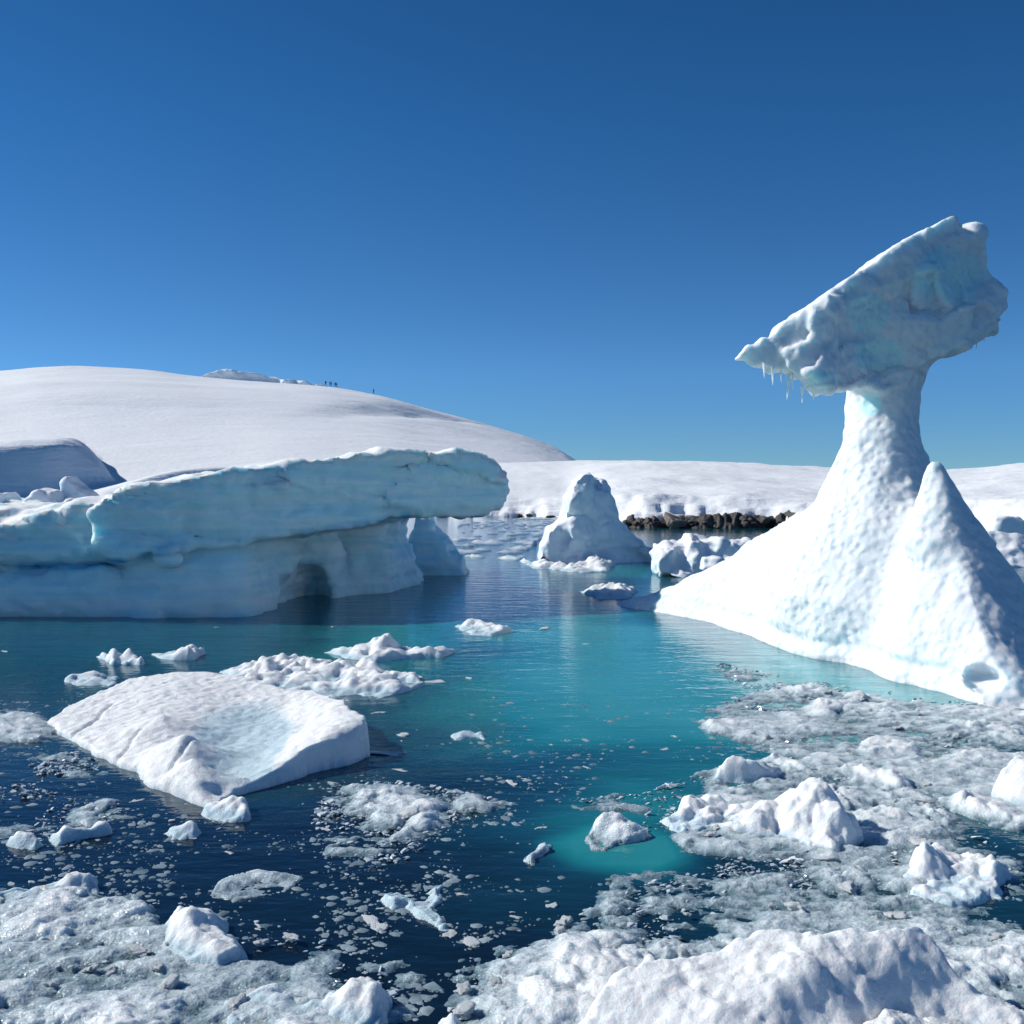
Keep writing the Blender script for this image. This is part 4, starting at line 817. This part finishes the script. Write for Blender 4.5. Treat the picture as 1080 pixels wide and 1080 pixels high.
def flecks(n, seed):                            # thin melting flakes, more than anyone could count
    r = np.random.default_rng(seed); VV, QQ = [], []; k = 0; tries = 0
    px = r.uniform(-40, 1100, n * 8); py = 700 + 390 * r.uniform(size=n * 8) ** 0.75
    keep = (poly_sd(px, py, DARK) < 0) | (poly_sd(px, py, [(880, 850), (1080, 860), (1080, 1000), (960, 950), (1060, 920)]) < 0)
    den = np.clip(0.12 + 1.5 * fbm(px / 75, py / 24, 0 * px, 1, 4, 5) + 0.15 * (py > 820), 0.015, 1); keep &= r.uniform(size=len(px)) < den
    for x, y in list(zip(px[keep], py[keep]))[:n]:
        a = on(x, y); s = float(np.clip(r.lognormal(-4.15, 0.75), 0.004, 0.07)); m = 7; b = len(VV); ph = r.uniform(0, 6.3); el = r.uniform(0.5, 1)
        rr = s * r.uniform(0.7, 1.3, m); hz = s * r.uniform(0.12, 0.3) + 0.003
        for j in range(m):
            t = 2 * math.pi * j / m; cx, cy = rr[j] * math.cos(t), rr[j] * math.sin(t) * el
            VV.append((a[0] + cx * math.cos(ph) - cy * math.sin(ph), a[1] + cx * math.sin(ph) + cy * math.cos(ph), -0.004))
        VV.append((a[0], a[1], hz))
        for j in range(m): QQ.append((b + j, b + (j + 1) % m, b + m))
    return np.array(VV), np.array(QQ)
V, Q = flecks(3800, 9)
o = mesh_obj("ice_flecks", V, Q, M["fleck"]); tag(o, "countless thin ice flecks scattered over the dark water", "ice flecks", kind="stuff")
def shards(per_m2, seed):                      # thin broken plates lying about in the slush
    r = np.random.default_rng(seed); VV, QQ = [], []
    for O, sd in MATS_XY:
        lo, hi = O.min(0), O.max(0); n = int(np.prod(hi - lo) * per_m2); n = min(n, 9000)
        P = r.uniform(lo, hi, (n, 2)); P = P[P[:, 1] < 19]
        den = 0.45 + 0.9 * fbm(P[:, 0], P[:, 1], 0 * P[:, 0], 1.3, 3, sd); keep = (poly_sd(P[:, 0], P[:, 1], O) < 0.1) & (r.uniform(size=len(P)) < den); P = P[keep]
        for x, y in P:
            m = int(r.integers(4, 7)); s = float(np.clip(r.lognormal(-4.25, 0.55), 0.006, 0.06)) * (0.75 + y / 24); th = s * r.uniform(0.08, 0.3); b = len(VV)
            a0 = r.uniform(0, 6.3); el = r.uniform(0.4, 1.0); tilt = r.normal(0, 0.28, 2); z0 = r.uniform(-0.006, 0.022)
            an = np.sort(a0 + 2 * math.pi * (np.arange(m) + r.uniform(-0.3, 0.3, m)) / m); rr = s * r.uniform(0.6, 1.1, m)
            for k, q in ((0, 1.0), (1, 0.82)):
                for j in range(m):
                    dx, dy = rr[j] * math.cos(an[j]) * q, rr[j] * math.sin(an[j]) * el * q
                    VV.append((x + dx, y + dy, z0 + k * th + tilt[0] * dx + tilt[1] * dy))
            for j in range(m): QQ.append((b + j, b + (j + 1) % m, b + m + (j + 1) % m)); QQ.append((b + j, b + m + (j + 1) % m, b + m + j))
            for j in range(1, m - 1): QQ.append((b + m, b + m + j, b + m + j + 1))
    return np.array(VV), np.array(QQ)
V, Q = shards(560, 12)
o = mesh_obj("ice_shards", V, Q, M["shard"], smooth=False); tag(o, "countless thin glassy ice shards strewn through the grey slush", "ice shards", kind="stuff")
# far brash at the head of the bay
def far_brash():
    O = world_poly([(455, 585), (480, 552), (560, 546), (600, 548), (590, 560), (570, 575), (560, 592), (520, 590)])
    lo, hi = O.min(0), O.max(0); X, Y = np.meshgrid(np.arange(lo[0], hi[0], 0.14), np.arange(lo[1], hi[1], 0.30)); Z0 = 0 * X
    sd = -poly_sd(X, Y, O); w, r = worley2(X, Y * 0.6, 0.9, 4)
    H = -0.12 + 0.22 * np.clip(1 - w * 1.4, 0, 1) * (r > 0.3) + 0.10 * fbm(X, Y, Z0, 0.25, 4, 3) - 0.3 * (sd < 0.3)
    V = np.stack([X, Y, H], -1).reshape(-1, 3); V, Q, u = keep_faces(V, grid_faces(*X.shape), H.ravel() > -0.02)
    o = mesh_obj("slush", V, Q, M["slush"], attrs={"lump": np.clip(V[:, 2] / 0.12, 0, 1)}); tag(o, "thin broken ice spread over the far bay water", "slush", kind="stuff")
far_brash()
